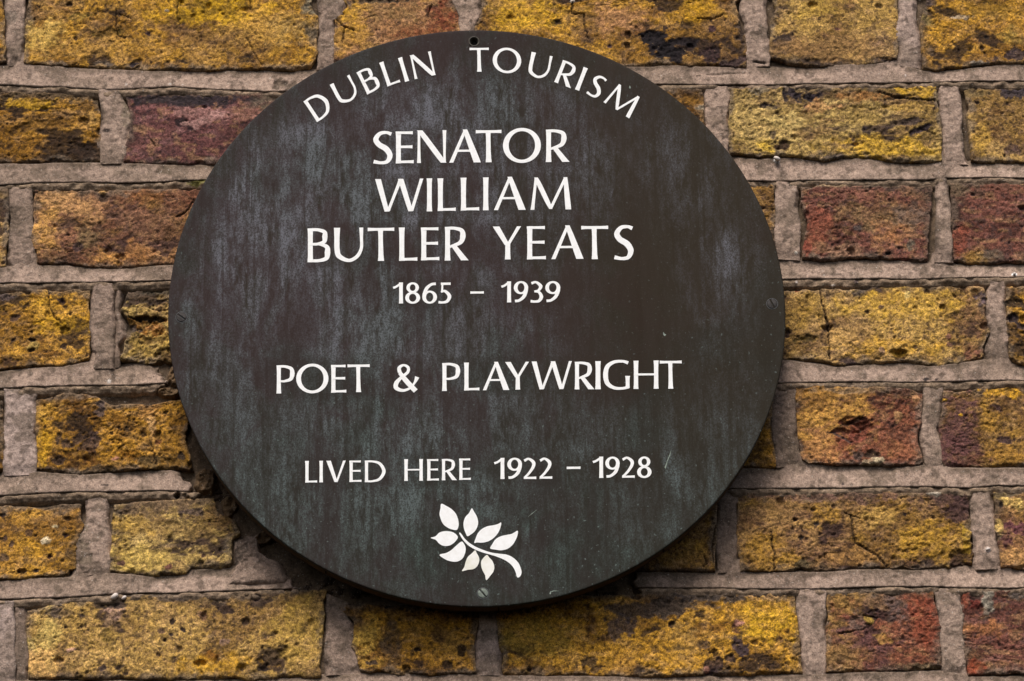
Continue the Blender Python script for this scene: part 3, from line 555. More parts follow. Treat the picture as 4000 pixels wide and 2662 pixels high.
# course 6
brick(T('02', [(-1500, 450), (0, 440), (100, 436), (300, 440), (480, 412), (520, 420)]), T('02', [(-1500, 925), (100, 910), (230, 900), (330, 902), (445, 895)]), right=T('02', [(530, 520), (545, 560), (505, 650), (490, 750), (500, 840), (455, 850)]), pal='gold', soot=0.15, pits=1.7, mixb=0.6, mixc=0.15, relief=0.9, topdirt=0.85,
      spots=[('02', (298, 662), 30, 22, 0, (206, 186, 150), 0.95, -0.6), ('02', (355, 568), 18, 9, 0, (206, 184, 140), 0.9, -0.3), ('02', (185, 610), 26, 20, 0, (90, 64, 40), 0.95, 0.6), ('02', (322, 765), 18, 16, 0, (60, 34, 24), 0.97, 1.5), ('02', (236, 853), 18, 13, 0, (46, 34, 34), 0.97, 1), ('02', (428, 628), 24, 13, 0, (46, 30, 24), 0.97, 1.2), ('02', (80, 682), 20, 24, 0, (74, 56, 50), 0.9, 0.8), ('02', (14, 497), 20, 13, 0, (40, 28, 24), 0.97, 1.2), ('02', (35, 645), 16, 13, 0, (64, 46, 40), 0.95, 0.6),
             ('02', (500, 800), 50, 120, 0, (112, 80, 30), 0.8, 0.8), ('02', (165, 860), 14, 8, 0, (60, 44, 40), 0.9, 0.6), ('02', (300, 430), 330, 26, 0, (96, 80, 62), 0.7, 0.5), ('02', (20, 770), 28, 28, 0, (76, 60, 50), 0.85, 0.5), ('02', (540, 470), 12, 22, 10, (50, 36, 28), 0.9, 1.2)], label='bright yellow brick with round dark specks at the lower left')
brick(T('02', [(735, 425), (900, 400), (1380, 382)]), T('02', [(716, 868), (900, 888), (1000, 885), (1200, 868), (1235, 840), (1300, 838), (1480, 830)]), left=T('02', [(725, 520), (716, 700)]), right=T('02', [(1400, 470), (1520, 540), (1555, 610), (1500, 660), (1500, 780)]), pal='sand', soot=0.2, pits=2.2, mixb=0.5, mixc=0.35, relief=1.2, aniso=2.2,
      spots=[('02', (1050, 430), 340, 60, 3, (112, 90, 66), 0.9, 0.5), ('02', (1250, 475), 90, 24, 0, (76, 62, 58), 0.8, 0.3), ('02', (880, 560), 180, 60, -8, (180, 142, 66), 0.7, 0), ('02', (1150, 590), 230, 50, -10, (138, 110, 62), 0.7, 0.5), ('02', (900, 780), 180, 90, 0, (206, 172, 90), 0.7, -0.4), ('02', (1087, 832), 24, 18, 0, (110, 66, 58), 0.95, -0.3), ('02', (780, 808), 22, 17, 0, (84, 56, 50), 0.95, 0.4), ('02', (1310, 758), 14, 11, 0, (84, 56, 50), 0.9, 0.3), ('02', (1440, 520), 90, 90, 0, (118, 88, 50), 0.6, 0.6), ('02', (1080, 690), 60, 14, 0, (120, 98, 70), 0.8, 0.4)], botdirt=0.3, label='sandy yellow brick end under the lower left of the plaque')
brick(T('22', [(-560, 360), (322, 350)]), T('22', [(-560, 865), (0, 858), (320, 860)]), right=T('22', [(330, 600)]), pal='brown', soot=0.3, mixc=0.4, mixb=0.2, cracks=[('22', [(250, 760), (265, 810), (240, 830)], 0.7), ('22', [(320, 560), (300, 700), (310, 800)], 0.6)])
brick(T('22', [(468, 350), (900, 345), (1400, 345), (1940, 350)]), T('22', [(482, 858), (820, 862), (870, 835), (930, 860), (1200, 848), (1450, 842), (1600, 850), (1880, 828), (1975, 815)]), left=T('22', [(466, 500), (462, 700)]), right=T('22', [(1958, 440), (1972, 560), (1965, 660), (1990, 700)]), pal='brown', soot=0.25, pits=1.2, mixb=0.55, mixc=0.6, relief=1.5,
      spots=[('22', (1000, 370), 500, 44, 0, (106, 78, 66), 0.75, 0.3), ('22', (1780, 400), 190, 60, 10, (96, 70, 62), 0.8, 0.3), ('22', (1920, 780), 70, 90, -25, (66, 46, 34), 0.9, 2.2), ('22', (1900, 460), 90, 70, 0, (70, 48, 46), 0.85, 0.4), ('22', (975, 548), 22, 15, 0, (44, 34, 30), 0.97, 0.7), ('22', (870, 636), 16, 13, 0, (34, 26, 22), 0.97, 1.4), ('22', (882, 592), 10, 12, 0, (34, 24, 20), 0.97, 1.3), ('22', (1540, 495), 14, 10, 0, (44, 32, 40), 0.95, 0.5), ('22', (1785, 740), 26, 18, 0, (56, 38, 24), 0.95, 1.2),
             ('22', (1400, 500), 100, 60, 10, (188, 148, 76), 0.75, -0.4), ('22', (1700, 680), 170, 110, 0, (184, 140, 46), 0.65, -0.3), ('22', (650, 700), 180, 140, 0, (160, 118, 40), 0.6, 0), ('22', (1200, 770), 200, 60, 0, (176, 130, 70), 0.55, 0), ('22', (900, 820), 60, 34, 0, (90, 76, 52), 0.85, 0.5), ('22', (1935, 640), 40, 70, 0, (184, 146, 50), 0.8, -0.3), ('22', (1740, 355), 50, 22, 0, (150, 138, 122), 0.95, -0.8), ('22', (720, 450), 200, 80, 0, (146, 112, 60), 0.5, 0)],
      cracks=[('22', [(1195, 495), (1208, 590), (1218, 660)], 1.0), ('22', [(1225, 670), (1290, 710), (1370, 760), (1425, 828)], 1.1), ('22', [(680, 600), (690, 700), (703, 740), (702, 850)], 0.8), ('22', [(1150, 480), (1250, 515)], 0.6)], label='cracked brownish yellow brick right below the plaque')
brick(T('22', [(2112, 345), (2900, 335)]), T('22', [(2152, 832), (2311, 840), (2900, 835)]), left=T('22', [(2125, 500), (2118, 600), (2145, 640)]), pal='pink', soot=0.2, mixb=0.4, relief=1.5, aniso=2.2,
      spots=[('22', (2250, 420), 110, 46, -30, (204, 170, 96), 0.85, -0.6), ('22', (2250, 590), 90, 44, -12, (104, 58, 66), 0.95, 0.3), ('22', (2190, 660), 50, 60, 0, (94, 54, 58), 0.9, 0.2), ('22', (2240, 760), 100, 70, 0, (186, 140, 84), 0.75, 0), ('22', (2150, 570), 26, 50, 0, (198, 164, 96), 0.85, -0.3), ('22', (2190, 360), 90, 26, 0, (76, 64, 48), 0.85, 0.8), ('22', (2165, 435), 14, 18, 0, (40, 32, 30), 0.9, 1.2)], label='brick with a purple core in a pale ring at the right edge')
# course 7
brick(T('02', [(-1900, 1110), (-30, 1100)]), T('02', [(-1900, 1560), (-30, 1550)]), pal='ochre', res=0.0012)
brick(T('02', [(172, 1112), (300, 1070), (420, 1045), (640, 1020), (1000, 1005), (1600, 990), (2112, 972)]), T('02', [(185, 1560), (700, 1550), (800, 1548), (1100, 1562), (1500, 1550), (1620, 1560), (2070, 1535)]), left=T('02', [(168, 1250), (178, 1400)]), right=T('02', [(2090, 1060), (2088, 1250), (2072, 1400)]), pal='pale', soot=0.2, pits=1.5, mixb=0.25, mixc=0.35, relief=1.1,
      spots=[('02', (1750, 1430), 80, 70, -30, (62, 46, 34), 0.97, 1.8), ('02', (1720, 1400), 50, 44, 0, (84, 66, 46), 0.8, -0.8), ('02', (1690, 1490), 44, 26, 0, (46, 34, 26), 0.95, 1.4), ('02', (1545, 1485), 44, 32, 20, (44, 30, 22), 0.97, 2.4), ('02', (735, 1120), 56, 50, 20, (176, 140, 118), 0.95, -1.2), ('02', (700, 1180), 26, 40, 0, (160, 128, 96), 0.8, -0.5), ('02', (745, 1075), 90, 24, 0, (52, 42, 38), 0.9, 1.5), ('02', (655, 1060), 40, 34, 0, (56, 44, 38), 0.9, 1.0),
             ('02', (455, 1365), 28, 17, 8, (166, 128, 104), 0.97, -0.5), ('02', (1450, 1315), 28, 22, 0, (140, 110, 90), 0.9, 0), ('02', (1345, 1415), 50, 34, 0, (140, 92, 36), 0.8, 0.2), ('02', (1180, 1235), 24, 15, 0, (40, 30, 32), 0.97, 1.0), ('02', (1110, 1182), 20, 17, 0, (46, 34, 28), 0.97, 1.4), ('02', (1102, 1265), 16, 13, 0, (40, 32, 34), 0.97, 0.7), ('02', (1060, 1303), 12, 11, 0, (34, 22, 22), 0.97, 1.2), ('02', (1300, 1140), 30, 24, 0, (110, 80, 62), 0.9, 0.2), ('02', (1040, 1240), 26, 18, 0, (96, 72, 58), 0.9, 0.2),
             ('02', (290, 1300), 90, 150, -10, (206, 176, 100), 0.75, -0.3), ('02', (250, 1450), 90, 100, 0, (206, 160, 96), 0.75, 0), ('02', (380, 1120), 80, 34, 0, (84, 70, 62), 0.8, 0.4), ('02', (1100, 1030), 110, 30, 0, (78, 66, 60), 0.85, 0.4), ('02', (1400, 1460), 260, 60, 0, (204, 152, 40), 0.7, 0), ('02', (720, 1290), 60, 44, 0, (120, 96, 44), 0.7, 0.4), ('02', (1900, 1250), 160, 180, 0, (184, 148, 66), 0.6, 0), ('02', (1580, 1265), 70, 7, 4, (110, 86, 50), 0.85, 0.9), ('02', (530, 1142), 18, 10, 0, (60, 48, 44), 0.9, 0.5), ('02', (660, 1480), 30, 20, 0, (70, 56, 56), 0.85, 0.4), ('02', (770, 1475), 30, 16, 0, (56, 44, 40), 0.85, 0.6)], label='large yellow brick in the bottom left corner of the photo')
brick(T('12', [(-0, 1070), (95, 1070), (940, 1060)]), T('12', [(192, 1505), (330, 1510), (460, 1530), (925, 1520)]), left=T('12', [(100, 1150), (150, 1180), (125, 1340), (160, 1420)]), right=T('12', [(930, 1220), (905, 1330), (925, 1450)]), pal='dark', soot=0.55, pits=1.4, mixb=0.5, mixc=0.5, relief=1.6, topdirt=0.9,
      spots=[('12', (200, 1290), 90, 110, 0, (190, 152, 68), 0.75, -0.3), ('12', (370, 1300), 60, 180, 10, (84, 66, 48), 0.8, 0.9), ('12', (250, 1450), 90, 40, 0, (170, 130, 54), 0.7, 0), ('12', (250, 1450), 40, 16, 0, (50, 42, 46), 0.85, 0.6), ('12', (760, 1300), 110, 60, -20, (176, 132, 60), 0.7, 0), ('12', (690, 1270), 50, 70, 0, (90, 62, 34), 0.7, 0.7), ('12', (545, 1365), 24, 12, 0, (30, 22, 18), 0.95, 1.6), ('12', (740, 1460), 40, 24, 0, (48, 36, 28), 0.9, 1.4), ('12', (830, 1370), 30, 30, 0, (48, 36, 26), 0.9, 1.4), ('12', (540, 1230), 80, 40, 0, (160, 116, 40), 0.6, 0)], label='dark stained yellow brick end directly under the plaque')
brick(cat(T('12', [(1062, 1040), (1500, 1020), (2000, 1000)]), T('22', [(0, 985), (400, 1000), (840, 1000)])), cat(T('12', [(1095, 1515), (1400, 1535), (2000, 1538)]), T('22', [(0, 1535), (180, 1528), (890, 1520)])), left=T('12', [(1062, 1250), (1092, 1400)]), right=T('22', [(850, 1150), (868, 1300), (882, 1450)]), pal='gold', soot=0.5, pits=1.4, mixb=0.3, mixc=0.4, relief=1.5, topdirt=0.5,
      spots=[('12', (2100, 1090), 300, 60, 5, (78, 64, 54), 0.9, 1.0), ('22', (250, 1010), 280, 36, 0, (74, 64, 58), 0.9, 0.8), ('22', (40, 1090), 100, 60, 0, (84, 70, 58), 0.85, 0.7), ('12', (1870, 1200), 110, 90, 20, (78, 66, 66), 0.8, 0.3), ('22', (480, 1340), 44, 90, 10, (60, 48, 54), 0.92, 0.5), ('22', (465, 1205), 34, 44, 0, (74, 44, 38), 0.9, 0.8), ('22', (475, 1195), 26, 20, 0, (176, 124, 108), 0.9, -0.6), ('22', (300, 1480), 90, 44, 10, (52, 38, 40), 0.9, 0.6), ('22', (265, 1490), 20, 22, 0, (170, 120, 100), 0.85, -0.4),
             ('22', (250, 1330), 44, 26, 0, (84, 64, 46), 0.85, 0.6), ('22', (620, 1020), 110, 30, 0, (170, 132, 88), 0.8, -0.4), ('22', (40, 1200), 30, 20, 0, (56, 40, 26), 0.9, 1.2), ('22', (420, 1415), 36, 22, 0, (52, 38, 38), 0.9, 0.8), ('22', (735, 1300), 24, 16, 0, (90, 62, 46), 0.85, 0.5), ('12', (1640, 1450), 70, 50, 0, (70, 54, 40), 0.85, 0.9), ('12', (1300, 1300), 200, 140, 0, (150, 120, 46), 0.6, 0), ('22', (700, 1200), 180, 120, 0, (206, 160, 40), 0.7, 0), ('12', (2190, 1200), 26, 18, 0, (40, 30, 30), 0.9, 1.0), ('22', (130, 1300), 100, 100, 0, (156, 122, 66), 0.5, 0)], label='golden brick with dark upper edge at the bottom centre')
brick(T('22', [(1035, 990), (1300, 985), (1725, 980)]), T('22', [(1042, 1515), (1300, 1508), (1560, 1500), (1780, 1480)]), left=T('22', [(1038, 1200), (1030, 1400)]), right=T('22', [(1738, 1050), (1768, 1180), (1770, 1350)]), pal='redo', soot=0.25, pits=0.9, mixb=0.3, mixc=0.4, relief=1.4,
      spots=[('22', (1180, 1060), 160, 120, 0, (140, 106, 56), 0.85, 0), ('22', (1380, 1050), 130, 50, 0, (128, 98, 70), 0.8, 0), ('22', (1490, 1090), 70, 90, 20, (96, 78, 72), 0.8, 0.2), ('22', (1310, 1360), 170, 130, -20, (92, 58, 58), 0.85, 0), ('22', (1130, 1420), 110, 110, 0, (136, 104, 62), 0.7, 0), ('22', (1660, 1170), 100, 160, 0, (136, 62, 42), 0.75, 0), ('22', (1230, 1180), 40, 60, 0, (100, 80, 70), 0.8, 0.8), ('22', (1310, 1170), 30, 26, 0, (160, 130, 60), 0.8, -0.6), ('22', (1400, 1290), 70, 30, -20, (176, 134, 66), 0.6, 0),
             ('22', (1660, 1490), 150, 26, -6, (118, 98, 72), 0.85, 0.2), ('22', (1330, 1120), 60, 14, 20, (60, 42, 42), 0.8, 0.6)], cracks=[('22', [(1110, 1260), (1200, 1250), (1290, 1225)], 0.7), ('22', [(1270, 1140), (1370, 1160)], 0.7)], label='dark red and yellow brick end at the bottom right')
brick(T('22', [(1912, 980), (2800, 970)]), T('22', [(1950, 1535), (2100, 1525), (2311, 1520), (2800, 1520)]), left=T('22', [(1910, 1100), (1925, 1350)]), pal='red', soot=0.25, mixb=0.5, mixc=0.6, aniso=3, relief=1.3,
      spots=[('22', (2005, 1065), 44, 40, -20, (92, 40, 32), 0.97, -1.0), ('22', (2000, 1010), 44, 36, 0, (50, 34, 28), 0.9, 1.6), ('22', (2075, 1040), 36, 70, 0, (140, 130, 114), 0.97, -0.8), ('22', (2000, 1480), 80, 60, 0, (140, 58, 34), 0.8, 0), ('22', (2050, 1220), 150, 50, 0, (180, 116, 66), 0.65, 0), ('22', (2260, 1010), 80, 30, 0, (80, 72, 66), 0.8, 0.4), ('22', (1930, 1030), 30, 50, 0, (120, 52, 34), 0.8, 0)], label='red brick in the bottom right corner of the photo')
# courses just outside the picture
for k, (a, b) in enumerate(((-900, 560), (640, 1230), (1310, 2520), (2600, 3160), (3240, 4700))):
    brick(np.array([[a, -430.], [b, -430.]]), np.array([[a, -115.], [b, -115.]]), pal=('pale', 'red', 'gold', 'dark', 'ochre')[k], res=0.0014)
for k, (a, b) in enumerate(((-900, 230), (310, 820), (900, 2080), (2160, 2740), (2820, 4000), (4080, 4900))):
    brick(np.array([[a, 2752.], [b, 2752.]]), np.array([[a, 3060.], [b, 3060.]]), pal=('pale', 'red', 'gold', 'pink', 'ochre', 'dark')[k], res=0.0014)

# ---- upright joints
joint(T('00', [(42, -60), (160, -60)]), T('00', [(42, 425), (140, 425)]), spots=[('00', (75, 110), 40, 40, 0, (110, 98, 86), 0.6, 0.5), ('00', (20, 380), 30, 30, 0, (70, 58, 46), 0.7, 0.8)])
joint(T('00', [(2050, -60), (2170, -60)]), T('00', [(2045, 450), (2165, 450)]), left=T('00', [(2060, 60)]), right=T('00', [(2240, 0), (2215, 90), (2148, 130), (2165, 240)]), dark=0.25)
joint(T('10', [(775, -60), (940, -60)]), T('10', [(828, 440), (925, 440)]), left=T('10', [(785, 20), (830, 110)]), right=T('10', [(950, 80), (900, 190)]), off=-0.8)
joint(T('20', [(500, -60), (640, -60)]), T('20', [(528, 432), (665, 425)]), left=T('20', [(492, 80), (522, 150), (520, 340)]), right=T('20', [(648, 120), (662, 360)]), off=-0.5, spots=[('20', (610, 400), 60, 9, -6, (46, 36, 30), 0.9, 1.5), ('20', (480, 170), 30, 50, 0, (90, 76, 60), 0.8, 0)])
joint(T('20', [(1505, -60), (1605, -60)]), T('20', [(1500, 425), (1640, 440)]), left=T('20', [(1500, 200), (1512, 350), (1490, 410)]), right=T('20', [(1612, 160), (1638, 210), (1648, 350)]), off=-0.4, pink=0.4)
joint(T('00', [(655, 580), (778, 580)]), T('00', [(645, 1062), (790, 1055)]), left=T('00', [(662, 780), (645, 900)]), right=T('00', [(780, 640), (830, 720), (840, 800), (805, 950)]), off=-0.7, spots=[('00', (690, 845), 24, 14, 0, (56, 46, 42), 0.95, 0.4), ('00', (815, 720), 34, 110, 0, (120, 106, 88), 0.7, 0.9)])
joint(T('20', [(250, 560), (405, 555)]), T('20', [(262, 1020), (400, 1010)]), right=T('20', [(400, 800)]))
joint(T('20', [(1758, 548), (1895, 545)]), T('20', [(1790, 1055), (1960, 1060)]), left=T('20', [(1768, 700), (1790, 860)]), right=T('20', [(1900, 650), (1905, 900), (1915, 1000)]), off=-0.3)
joint(T('00', [(70, 1208), (205, 1205)]), T('01', [(60, 330), (225, 325)]), left=T('00', [(75, 1400)]), right=T('00', [(205, 1400), (205, 1540)]), dark=0.25, off=0.5)
joint(T('20', [(715, 1172), (855, 1178)]), T('21', [(735, 270), (865, 275)]), left=T('20', [(715, 1350), (705, 1500)]), right=T('20', [(840, 1320), (862, 1480)]), off=-0.5, spots=[('20', (825, 1180), 44, 18, 0, (52, 44, 36), 0.9, 1.5), ('21', (840, 228), 9, 9, 0, (215, 205, 190), 0.95, -0.5)])
joint(T('20', [(1730, 1110), (1790, 1110)]), T('21', [(1745, 290), (1848, 290)]), left=T('20', [(1750, 1200), (1755, 1480)]), right=T('20', [(1815, 1200), (1835, 1500)]), off=-0.9)
joint(T('01', [(588, 432), (735, 425)]), T('01', [(605, 975), (735, 975)]), left=T('01', [(588, 600), (590, 800), (615, 880)]), right=T('01', [(730, 560), (740, 800)]), off=-0.5, dark=0.2)
joint(T('01', [(742, 430), (800, 440)]), T('01', [(740, 965), (770, 960)]), right=T('01', [(760, 600), (800, 680), (800, 760), (765, 820)]), off=1.6, dark=0.45)
joint(T('21', [(2082, 405), (2190, 400)]), T('21', [(2085, 930), (2215, 925)]), left=T('21', [(2070, 560), (2100, 740), (2075, 850)]), right=T('21', [(2192, 620), (2205, 750)]), off=-0.2)
joint(T('01', [(35, 1105), (220, 1120)]), T('02', [(40, 245), (225, 235)]), left=T('01', [(38, 1250), (20, 1400)]), right=T('01', [(222, 1300), (225, 1480)]), off=-0.2, pink=0.7)
joint(T('21', [(700, 1085), (845, 1090)]), T('22', [(722, 190), (920, 170)]), left=T('21', [(690, 1290), (712, 1500)]), right=T('21', [(835, 1200), (850, 1400), (875, 1540)]), dark=0.5, off=0.2)
joint(T('21', [(1665, 1075), (1785, 1070)]), T('22', [(1690, 205), (1785, 205)]), left=T('21', [(1665, 1200), (1640, 1380), (1665, 1500)]), right=T('21', [(1770, 1250), (1760, 1400)]), off=0.1)
joint(T('02', [(560, 372), (690, 360)]), T('02', [(510, 895), (705, 870)]), left=T('02', [(560, 520), (510, 660), (500, 800)]), right=T('02', [(690, 500), (712, 650), (712, 800)]), off=0.1, spots=[('02', (545, 740), 44, 150, 5, (96, 84, 68), 0.7, 0.8)])
joint(T('22', [(335, 350), (455, 345)]), T('22', [(345, 868), (460, 865)]), dark=0.6, off=0.3)
joint(T('22', [(1975, 325), (2085, 320)]), T('22', [(2000, 850), (2150, 845)]), left=T('22', [(1970, 420), (1990, 640)]), right=T('22', [(2105, 380), (2120, 540), (2135, 680)]), off=-0.5, spots=[('22', (2078, 718), 16, 14, 0, (205, 190, 178), 0.95, -0.5)])
joint(T('02', [(-20, 1050), (80, 1050)]), T('02', [(-20, 1570), (90, 1570)]), pink=0.8, off=-0.2)
joint(T('02', [(82, 1055), (165, 1065)]), T('02', [(92, 1570), (178, 1570)]), dark=0.5, off=1.2)
joint(T('12', [(-30, 1000), (95, 1060)]), T('12', [(-50, 1530), (185, 1520)]), right=T('12', [(100, 1150), (135, 1200), (115, 1350), (160, 1430)]), dark=0.3, off=0.2)
joint(T('12', [(945, 1060), (1055, 1060)]), T('12', [(930, 1530), (1085, 1530)]), left=T('12', [(940, 1200), (915, 1330)]), right=T('12', [(1045, 1200), (1085, 1400)]), off=-0.2, pink=0.3)
joint(T('22', [(855, 975), (1025, 975)]), T('22', [(900, 1530), (1035, 1525)]), left=T('22', [(862, 1150), (885, 1400)]), right=T('22', [(1028, 1200)]), off=-0.1)
joint(T('22', [(1740, 970), (1900, 972)]), T('22', [(1800, 1530), (1940, 1530)]), left=T('22', [(1765, 1100), (1785, 1350)]), right=T('22', [(1905, 1150), (1922, 1400)]), off=-0.1)

# ---- bed joints (upper edge under the bricks, cut lip below)
def px(tile, x): return T(tile, [(x, 0)])[0][0]
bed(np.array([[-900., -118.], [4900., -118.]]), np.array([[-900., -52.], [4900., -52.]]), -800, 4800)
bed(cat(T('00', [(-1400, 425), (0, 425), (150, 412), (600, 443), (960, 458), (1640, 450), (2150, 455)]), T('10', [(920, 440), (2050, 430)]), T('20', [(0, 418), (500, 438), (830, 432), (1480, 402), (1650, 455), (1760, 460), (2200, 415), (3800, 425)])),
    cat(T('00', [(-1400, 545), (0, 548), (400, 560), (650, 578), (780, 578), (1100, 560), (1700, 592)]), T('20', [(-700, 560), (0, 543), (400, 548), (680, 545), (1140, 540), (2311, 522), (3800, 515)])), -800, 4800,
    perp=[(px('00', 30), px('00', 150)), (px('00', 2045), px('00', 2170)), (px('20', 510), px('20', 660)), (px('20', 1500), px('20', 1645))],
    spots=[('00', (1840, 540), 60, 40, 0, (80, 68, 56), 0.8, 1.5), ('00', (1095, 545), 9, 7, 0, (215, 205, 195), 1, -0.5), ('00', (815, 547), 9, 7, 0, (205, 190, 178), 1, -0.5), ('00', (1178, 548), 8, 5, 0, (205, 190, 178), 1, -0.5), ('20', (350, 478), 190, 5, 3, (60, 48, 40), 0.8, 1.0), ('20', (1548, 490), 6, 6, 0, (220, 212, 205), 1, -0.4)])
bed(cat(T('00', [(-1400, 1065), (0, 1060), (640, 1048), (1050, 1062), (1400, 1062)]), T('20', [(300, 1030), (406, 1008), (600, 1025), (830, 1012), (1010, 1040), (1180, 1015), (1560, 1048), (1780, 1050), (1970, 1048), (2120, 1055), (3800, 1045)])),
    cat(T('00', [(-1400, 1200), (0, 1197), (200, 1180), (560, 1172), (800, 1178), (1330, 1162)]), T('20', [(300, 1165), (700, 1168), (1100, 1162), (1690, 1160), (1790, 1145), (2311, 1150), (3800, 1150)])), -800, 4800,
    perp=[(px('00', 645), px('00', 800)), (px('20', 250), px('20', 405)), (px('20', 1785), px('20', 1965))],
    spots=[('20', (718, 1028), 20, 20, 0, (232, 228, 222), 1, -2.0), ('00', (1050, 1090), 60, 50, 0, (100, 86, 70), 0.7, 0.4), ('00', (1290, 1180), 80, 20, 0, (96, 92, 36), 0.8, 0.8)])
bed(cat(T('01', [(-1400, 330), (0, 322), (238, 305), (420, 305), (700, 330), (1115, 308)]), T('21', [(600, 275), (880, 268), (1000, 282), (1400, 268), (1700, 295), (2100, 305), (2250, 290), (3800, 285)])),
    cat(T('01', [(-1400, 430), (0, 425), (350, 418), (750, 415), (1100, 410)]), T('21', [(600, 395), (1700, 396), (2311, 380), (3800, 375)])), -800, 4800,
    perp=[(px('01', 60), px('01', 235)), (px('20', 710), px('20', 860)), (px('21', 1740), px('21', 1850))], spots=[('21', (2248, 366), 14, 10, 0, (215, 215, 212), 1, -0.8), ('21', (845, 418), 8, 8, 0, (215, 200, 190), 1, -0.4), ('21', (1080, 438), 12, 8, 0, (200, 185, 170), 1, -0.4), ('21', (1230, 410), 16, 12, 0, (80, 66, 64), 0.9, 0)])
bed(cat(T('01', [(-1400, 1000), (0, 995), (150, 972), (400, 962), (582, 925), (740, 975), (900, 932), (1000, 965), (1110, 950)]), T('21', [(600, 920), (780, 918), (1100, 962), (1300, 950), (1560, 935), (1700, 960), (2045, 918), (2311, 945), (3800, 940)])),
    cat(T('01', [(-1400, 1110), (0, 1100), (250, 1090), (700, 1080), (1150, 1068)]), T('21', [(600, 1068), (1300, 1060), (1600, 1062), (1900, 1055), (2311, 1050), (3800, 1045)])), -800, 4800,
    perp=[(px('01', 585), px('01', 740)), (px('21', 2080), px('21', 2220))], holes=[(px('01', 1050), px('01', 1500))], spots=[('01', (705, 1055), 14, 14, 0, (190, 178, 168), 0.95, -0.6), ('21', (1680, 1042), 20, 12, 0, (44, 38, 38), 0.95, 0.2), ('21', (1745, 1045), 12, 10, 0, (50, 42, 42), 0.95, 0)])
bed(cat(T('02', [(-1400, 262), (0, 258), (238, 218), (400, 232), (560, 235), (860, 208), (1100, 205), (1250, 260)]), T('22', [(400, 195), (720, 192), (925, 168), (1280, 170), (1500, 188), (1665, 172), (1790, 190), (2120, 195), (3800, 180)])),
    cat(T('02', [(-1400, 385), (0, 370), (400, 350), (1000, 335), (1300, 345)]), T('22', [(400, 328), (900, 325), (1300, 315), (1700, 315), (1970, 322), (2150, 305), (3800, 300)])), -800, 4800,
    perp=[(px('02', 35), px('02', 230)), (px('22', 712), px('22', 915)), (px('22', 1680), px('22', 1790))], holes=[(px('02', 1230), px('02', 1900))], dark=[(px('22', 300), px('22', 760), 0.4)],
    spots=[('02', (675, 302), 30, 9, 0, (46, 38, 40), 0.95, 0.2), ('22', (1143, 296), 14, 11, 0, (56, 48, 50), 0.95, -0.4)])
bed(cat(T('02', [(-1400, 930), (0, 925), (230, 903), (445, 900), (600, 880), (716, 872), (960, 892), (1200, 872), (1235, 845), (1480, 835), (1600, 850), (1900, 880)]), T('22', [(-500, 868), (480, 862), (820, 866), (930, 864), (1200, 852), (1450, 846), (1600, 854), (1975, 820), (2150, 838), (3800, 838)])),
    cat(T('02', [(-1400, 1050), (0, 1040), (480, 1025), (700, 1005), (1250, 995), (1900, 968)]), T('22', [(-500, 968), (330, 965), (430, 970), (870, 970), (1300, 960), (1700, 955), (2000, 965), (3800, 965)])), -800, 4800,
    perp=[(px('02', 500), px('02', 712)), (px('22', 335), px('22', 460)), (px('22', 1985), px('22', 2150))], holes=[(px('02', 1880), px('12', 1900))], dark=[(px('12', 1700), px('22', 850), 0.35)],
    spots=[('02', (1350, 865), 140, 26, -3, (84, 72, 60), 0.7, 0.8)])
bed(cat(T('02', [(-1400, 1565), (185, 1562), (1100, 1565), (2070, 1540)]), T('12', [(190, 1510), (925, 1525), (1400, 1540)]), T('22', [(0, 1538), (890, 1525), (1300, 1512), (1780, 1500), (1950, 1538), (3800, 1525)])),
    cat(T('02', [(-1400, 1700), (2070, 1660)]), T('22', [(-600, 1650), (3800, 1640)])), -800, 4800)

# smear of pointing mortar at the lower left of the plaque
BRICK_N[0] += 1
PP = coons(plane(T('02', [(1500, 640), (1600, 600), (1665, 610)]), 0), plane(T('02', [(1665, 610), (1690, 740), (1820, 800), (1878, 900), (1850, 965)]), 0),
           plane(T('02', [(1420, 975), (1600, 975), (1850, 965)]), 0), plane(T('02', [(1500, 640), (1510, 820), (1420, 975)]), 0), 110, 110)
x_, z_ = PP[..., 0], PP[..., 1]
uu = np.linspace(0, 1, 110)[None, :]*np.ones((110, 1)); vv = uu.T
ed = np.minimum.reduce([uu+0.02, 1-uu, vv, 1-vv]) + (fbm(x_, z_, 0.008, 4, 77)-0.5)*0.08
yy = -0.0012+0.007*(1-sm(ed, -0.02, 0.16))**1.3-(fbm(x_, z_, 0.02, 3, 78)-0.5)*0.0032-(fbm(x_, z_, 0.0035, 3, 79)-0.5)*0.0012
cc_ = mortar_colour(x_, z_, 91, 0.25)
cc_, yy = apply_spots(PP, cc_, yy, [('02', (1545, 730), 44, 90, 0, (84, 72, 62), 0.8, 0.9), ('02', (1730, 720), 40, 50, 30, (60, 50, 40), 0.7, 1.5)])
V_, F_, C_ = skirt(PP, yy, cc_, 0.012)
mesh_obj('mortar_smear', V_+WINV, F_, M_MORTAR, wall, C_)
